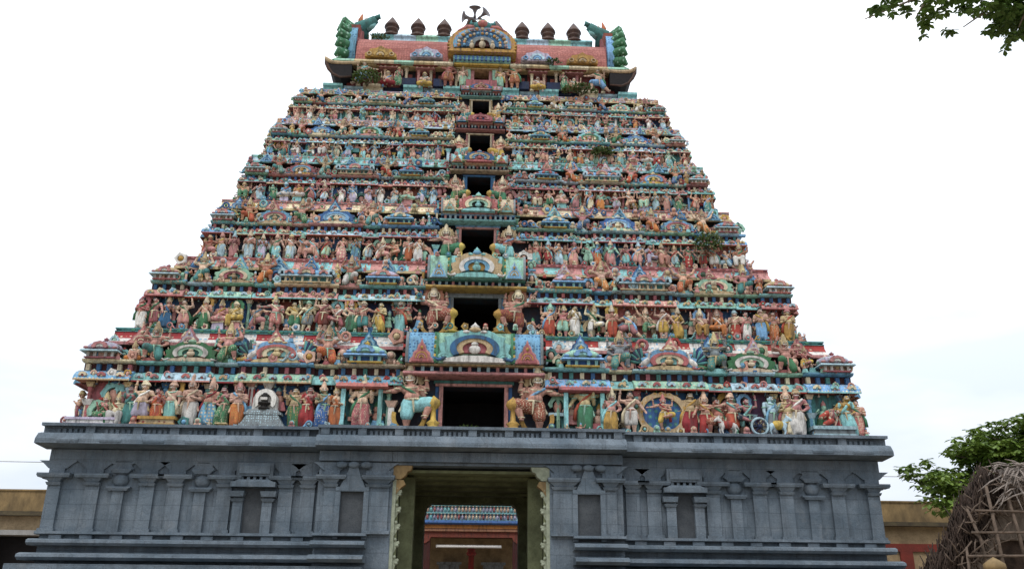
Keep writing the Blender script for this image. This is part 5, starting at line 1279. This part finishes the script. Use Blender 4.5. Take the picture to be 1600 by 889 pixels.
# ------------------------------------------------------------------ compound buildings either side
def compound(x0, x1, y, lab, warm):
    o = empty('compound_building', ((x0+x1)/2, y, 0)); tag(o, lab, 'building'); xm = (x1-x0)/2
    mt = TANST
    b = MB(); b.box(-xm, xm, 0, 6, 4.9, 5.68); b.box(-xm, xm, -.05, 6, 5.681, 5.74); build(b, 'parapet', mt, o)
    b = MB(); b.box(-xm, xm, -.34, 6, 4.72, 4.85); b.box(-xm, xm, -.10, 6, 4.851, 4.899); build(b, 'ledge', [simple('dark_brown_ledge', (.10, .08, .045), (.05, .04, .03), 3.)], o)  # ledge strip in a darker brown than the stucco
    b = MB(); b.box(-xm, xm, .02, 6, 0, 4.719); build(b, 'facade', TANL, o)
    return o, xm
o, xm = compound(-44, -12.9, 9.8, 'weathered tan flat-roofed building left of the granite base', 0)
b = MB(); b.box(-xm, xm, -.9, .019, 3.95, 4.13); build(b, 'awning', simple('grey_cement', (.33, .32, .31), (.24, .23, .22), 3.), o)
b = MB(); b.box(-xm, xm, -.05, .0195, 0, 3.949); build(b, 'veranda_shade', DARK, o)  # near-black sheet stands in for the shade under the awning
for i in range(6):
    b = MB(); x = xm-2.9-i*4.6; b.box(x-.2, x+.2, -.6, -.051, 0, 3.5, 0); b.prism([(x-.42, 3.949), (x+.42, 3.949), (x+.2, 3.5), (x-.2, 3.5)], -.6, -.051, 1); build(b, 'pillar', [M('tan'), M('orange')], o)
b = MB(); b.box(-.6, .6, -.04, .04, -.55, .55, 0); b.box(-.5, .5, -.05, -.0401, -.42, -.2, 1); b.box(-.5, .5, -.05, -.0401, .1, .3, 1)
tag(build(b, 'sign_board', [simple('yellow_enamel', (.75, .62, .05), (.66, .52, .04), 2., .5), M('black')], loc=(-18.55, 9.0, 3.25)), 'yellow sign board hanging under the awning at the left edge', 'sign')
o, xm = compound(12.9, 60, 9.8, 'tan and red banded building right of the granite base behind the tree', 1)
b = MB(); b.box(-xm, xm, -.06, .0195, 3.75, 4.05); 
for i in range(10): b.box(-xm+4.6+i*3.4-.26, -xm+4.6+i*3.4+.26, -.06, .0195, 0, 3.749)
build(b, 'red_band', REDST, o)
# overhead wires
for y, zl, zr, lab in ((40, 8.6, 8.3, 'upper thin overhead wire passing behind the tower'), (44, 6.6, 6.2, 'lower thin overhead wire passing behind the tower')):
    b = MB(); b.tube([(-60+i*6, y, zl+(zr-zl)*i/20-1.2*sin(pi*((i % 10)/10))*.25+3) for i in range(21)], .03, 5)
    tag(build(b, 'overhead_wire', CABLE), lab, 'wire')

# ------------------------------------------------------------------ trees
def leafy(name, clusters, seed, mat, ln, n, parent=None, flat=.35, droop=.25):
    """leaf blades gathered in rosettes through flattened clumps (centre, radius)"""
    q = random.Random(seed); b = MB()
    tot = sum(r**2 for _, r in clusters)
    for c, r in clusters:
        c = V(c)
        for i in range(max(4, int(n*r**2/tot/7))):
            while True:
                p = V((q.uniform(-1, 1), q.uniform(-1, 1), q.uniform(-1, 1)))
                if .15 < p.length < 1: break
            tip = c+V((p.x*r, p.y*r, p.z*r*flat))
            for j in range(7):
                a = 2*pi*j/7+q.random(); d = V((cos(a), sin(a), q.uniform(-.55, .45)-droop)).normalized()
                l_ = ln*q.uniform(.6, 1.15); w_ = d.cross(V((q.uniform(-.3, .3), q.uniform(-.3, .3), 1))).normalized()*l_*.26
                b.add([tip, tip+d*l_*.35+w_*.7, tip+d*l_*.72+w_, tip+d*l_+V((0, 0, -l_*.12)), tip+d*l_*.72-w_, tip+d*l_*.35-w_*.7], [(0, 1, 2, 3), (0, 3, 4, 5)])
    return build(b, name, mat, parent)
# almond tree behind the hut
at = empty('almond_tree', (19.45, 2.0, 0)); tag(at, 'broad green tree with layered branches behind the thatched hut', 'tree')
b = MB(); b.tube([(0, 0, 0), (.1, 0, 2.5), (-.1, 0, 5.0), (.2, 0, 8.5)], [.34, .28, .22, .10], 10)
CL = []
q = random.Random(4)
for z, xr, n_ in ((4.75, -4.6, 14), (5.5, -4.5, 14), (6.3, -4.0, 14), (6.9, -2.6, 11), (5.0, -3.6, 11), (5.9, -3.4, 12), (7.2, -1.0, 8), (6.6, -2.6, 10), (5.3, -2.6, 10)):
    for i in range(n_):
        f = i/(n_-1); x = xr+(3.4-xr)*f+q.uniform(-.3, .3); CL.append(((x, q.uniform(-1.3, 1.3), z+.55*f*(1-f)*2+q.uniform(-.18, .18)-(.15 if i == 0 else 0)), q.uniform(.7, 1.1)*(.85+.35*min(1, f*2.5))))
    b.tube([(0, 0, z-1.2), (xr*.5, -.2, z-.35), (xr*.95, -.3, z-.05)], [.12, .07, .02], 7)
    b.tube([(0, 0, z-1.0), (1.6, .3, z-.3), (3.2, .4, z)], [.12, .07, .02], 7)
build(b, 'trunk', BARK, at)
leafy('crown', CL, 5, LEAF_A, .26, 52000, at, .46)
# tree whose branches hang into the top right corner
ot = empty('overhanging_tree', (13.2, -15.2, 0)); tag(ot, 'dark leafy branches hanging into the top right corner of the view', 'tree')
b = MB()
b.tube([(0, 0, 0), (-.2, .1, 4), (-.9, .2, 8), (-1.6, .2, 11.5)], [.38, .32, .24, .12], 10)
def tw(pts, rs): b.tube(pts, rs, 6)
CL2 = []
q = random.Random(9)
def spray(p0, p1, n_, r0, r1, sag=.15):
    p0 = V(p0); p1 = V(p1)
    mid = p0.lerp(p1, .5)+V((0, 0, .2)); tw([p0, mid, p1], [.05, .03, .008])
    for i in range(n_):
        f = i/(n_-1); c = p0.lerp(p1, f)+V((q.uniform(-.12, .12), q.uniform(-.3, .3), q.uniform(-.12, .12)-sag*sin(pi*f))); CL2.append((c, r0+(r1-r0)*f))
O_ = V((13.2, -15.2, 0))
CAMP = V((.08, -25.77, 1.6))
def at_px(px, py, Y):
    py -= 15; d = _rt2*((px-800)/1347.7)-_up2*((py-444.5)/1347.7)+_f; return CAMP+d*((Y+25.77)/d.y)-O_
for y_, a0_, a1_, n_, r0, r1 in ((-15.2, (1700, -60), (1352, 45), 13, .34, .10), (-15.0, (1650, -30), (1380, 8), 12, .34, .14), (-15.4, (1480, 5), (1430, 45), 6, .2, .16), (-15.2, (1700, -40), (1505, 58), 10, .44, .12),
                             (-15.1, (1680, -20), (1540, 40), 10, .46, .30), (-15.3, (1640, 0), (1592, 58), 7, .4, .18), (-15.0, (1700, 10), (1570, 15), 7, .4, .3), (-15.2, (1480, -25), (1395, -5), 7, .2, .14)):
    spray(at_px(*a0_, y_), at_px(*a1_, y_), n_, r0, r1)
tw([(-1.2, .2, 9.6), V((-1.2, .2, 9.6)).lerp(at_px(1700, -40, -15.2), .5)+V((0, 0, .2)), at_px(1700, -40, -15.2)], [.14, .09, .05])
build(b, 'trunk', BARK, ot)
leafy('crown', CL2, 6, LEAF_B, .12, 6200, ot, .62, .35)

# ------------------------------------------------------------------ thatched hut with bamboo lattice
HX, HY = 11.3, -8.
hu = empty('thatched_hut', (HX, HY, 0)); tag(hu, 'old thatched hut with bamboo lattice at the right edge', 'hut')
b = MB(); q = random.Random(3)
# ragged stepped bundles of dark thatch along the gable slope
for i in range(3000):
    f = q.random(); st_ = int(f*11)/11
    x = -2.5+2.0*(f*.45+st_*.55)+q.uniform(-.06, .40); z = 1.5+2.75*(f*.45+st_*.55)+q.uniform(-.22, .10); y = q.uniform(-.12, .5)
    d = V((q.uniform(-.5, .1), q.uniform(-.4, .1), q.uniform(-1, -.5))).normalized(); l_ = q.uniform(.18, .5)
    z += .08*sin(x*9)+.07*sin(x*23); b.tube([V((x, y, z))-d*l_*.6, V((x, y, z))+V((0, 0, .03)), V((x, y, z))+d*l_], [.010, .016, .004], 3)
for i in range(150):
    f = q.random(); a = V((-2.5+2.05*f+q.uniform(-.15, .8), q.uniform(-.3, .1), 1.5+2.8*f+q.uniform(-.5, .12))); d = V((q.uniform(-1, .8), q.uniform(-.4, .1), q.uniform(-.7, .5))).normalized()*q.uniform(.2, .6)
    b.tube([a, a+d*.5+V((0, 0, q.uniform(-.05, .05))), a+d], [.020, .016, .008], 4, 1)
b.prism([(-2.5, 1.2), (-.55, 4.15), (-.2, 4.3), (3.2, 4.3), (3.2, 1.2)], .55, .75)
build(b, 'gable', [THATCHD, BAMBOO], hu)
b = MB(); b.prism([(-1.35, 2.0), (-.55, 3.95), (3.2, 3.95), (3.2, 2.95), (-.3, 2.95), (-.75, 2.0)], .38, .54); build(b, 'mat_panel', simple('woven_palm_mat', (.25, .205, .17), (.12, .095, .075), 9., .95, .8, (3, 1, 1)), hu)
b = MB()
for i in range(520):                                     # loose straw of the roof
    x = q.uniform(-.35, 3.0); z = 4.40+.12*q.random()-(.62*q.random()); y = -.35+.5*q.random()-.2*(4.3-z)
    d = V((q.uniform(-.9, .5), q.uniform(-.6, .1), q.uniform(-.5, .12))).normalized()*q.uniform(.35, .7)
    b.tube([(x, y, z), V((x, y, z))+d*.5+V((0, 0, .03)), V((x, y, z))+d], [.022, .018, .006], 4)
b.prism([(-.32, 3.85), (-.2, 4.36), (3.2, 4.5), (3.2, 3.7)], -.12, .3)
build(b, 'thatch', THATCH, hu)
for pts, r_ in (([(-1.02, -.3, 1.6), (-1.10, -.3, 2.9), (-1.28, -.3, 3.5)], .045), ([(-.74, -.35, 1.5), (-.78, -.35, 2.9), (-.80, -.3, 3.95)], .05), ([(-.28, -.35, 2.2), (-.34, -.35, 3.1), (-.42, -.3, 4.0)], .05), ([(.0, -.3, 2.4), (-.06, -.3, 3.95)], .04),
                ([(-1.45, -.36, 2.58), (0, -.38, 2.60), (2.4, -.36, 2.55)], .035), ([(-1.3, -.36, 3.03), (.4, -.38, 3.05), (2.3, -.36, 3.0)], .03), ([(-1.15, -.36, 3.46), (.5, -.38, 3.44), (2.3, -.37, 3.47)], .03), ([(.45, -.33, 1.9), (.38, -.33, 3.8)], .045), ([(-1.7, -.3, 1.2), (-1.45, -.3, 2.2), (-1.42, -.3, 2.75)], .04), ([(.9, -.33, 1.9), (.92, -.33, 3.8)], .04)):
    bb = MB(); bb.tube(pts, [r_*.78, r_*.72, r_*.62][:len(pts)], 8); build(bb, 'bamboo_pole', BAMBOO, hu)
# stucco knob in front of the hut
kn = empty('stucco_urn', (9.38, -10., 0)); tag(kn, 'rounded tan stucco urn finial in front of the hut', 'urn')
b = MB(); b.box(-.3, .3, -.3, .3, 0, 1.78); build(b, 'post', TANST, kn)
b = MB(); b.lathe([(.0, 1.72), (.42, 1.73), (.46, 1.80), (.42, 1.94), (.30, 2.07), (.15, 2.14), (.10, 2.19), (.14, 2.23), (.19, 2.29), (.18, 2.36), (.10, 2.42), (.03, 2.46), (0, 2.48)], n=20); build(b, 'urn', TANST, kn)
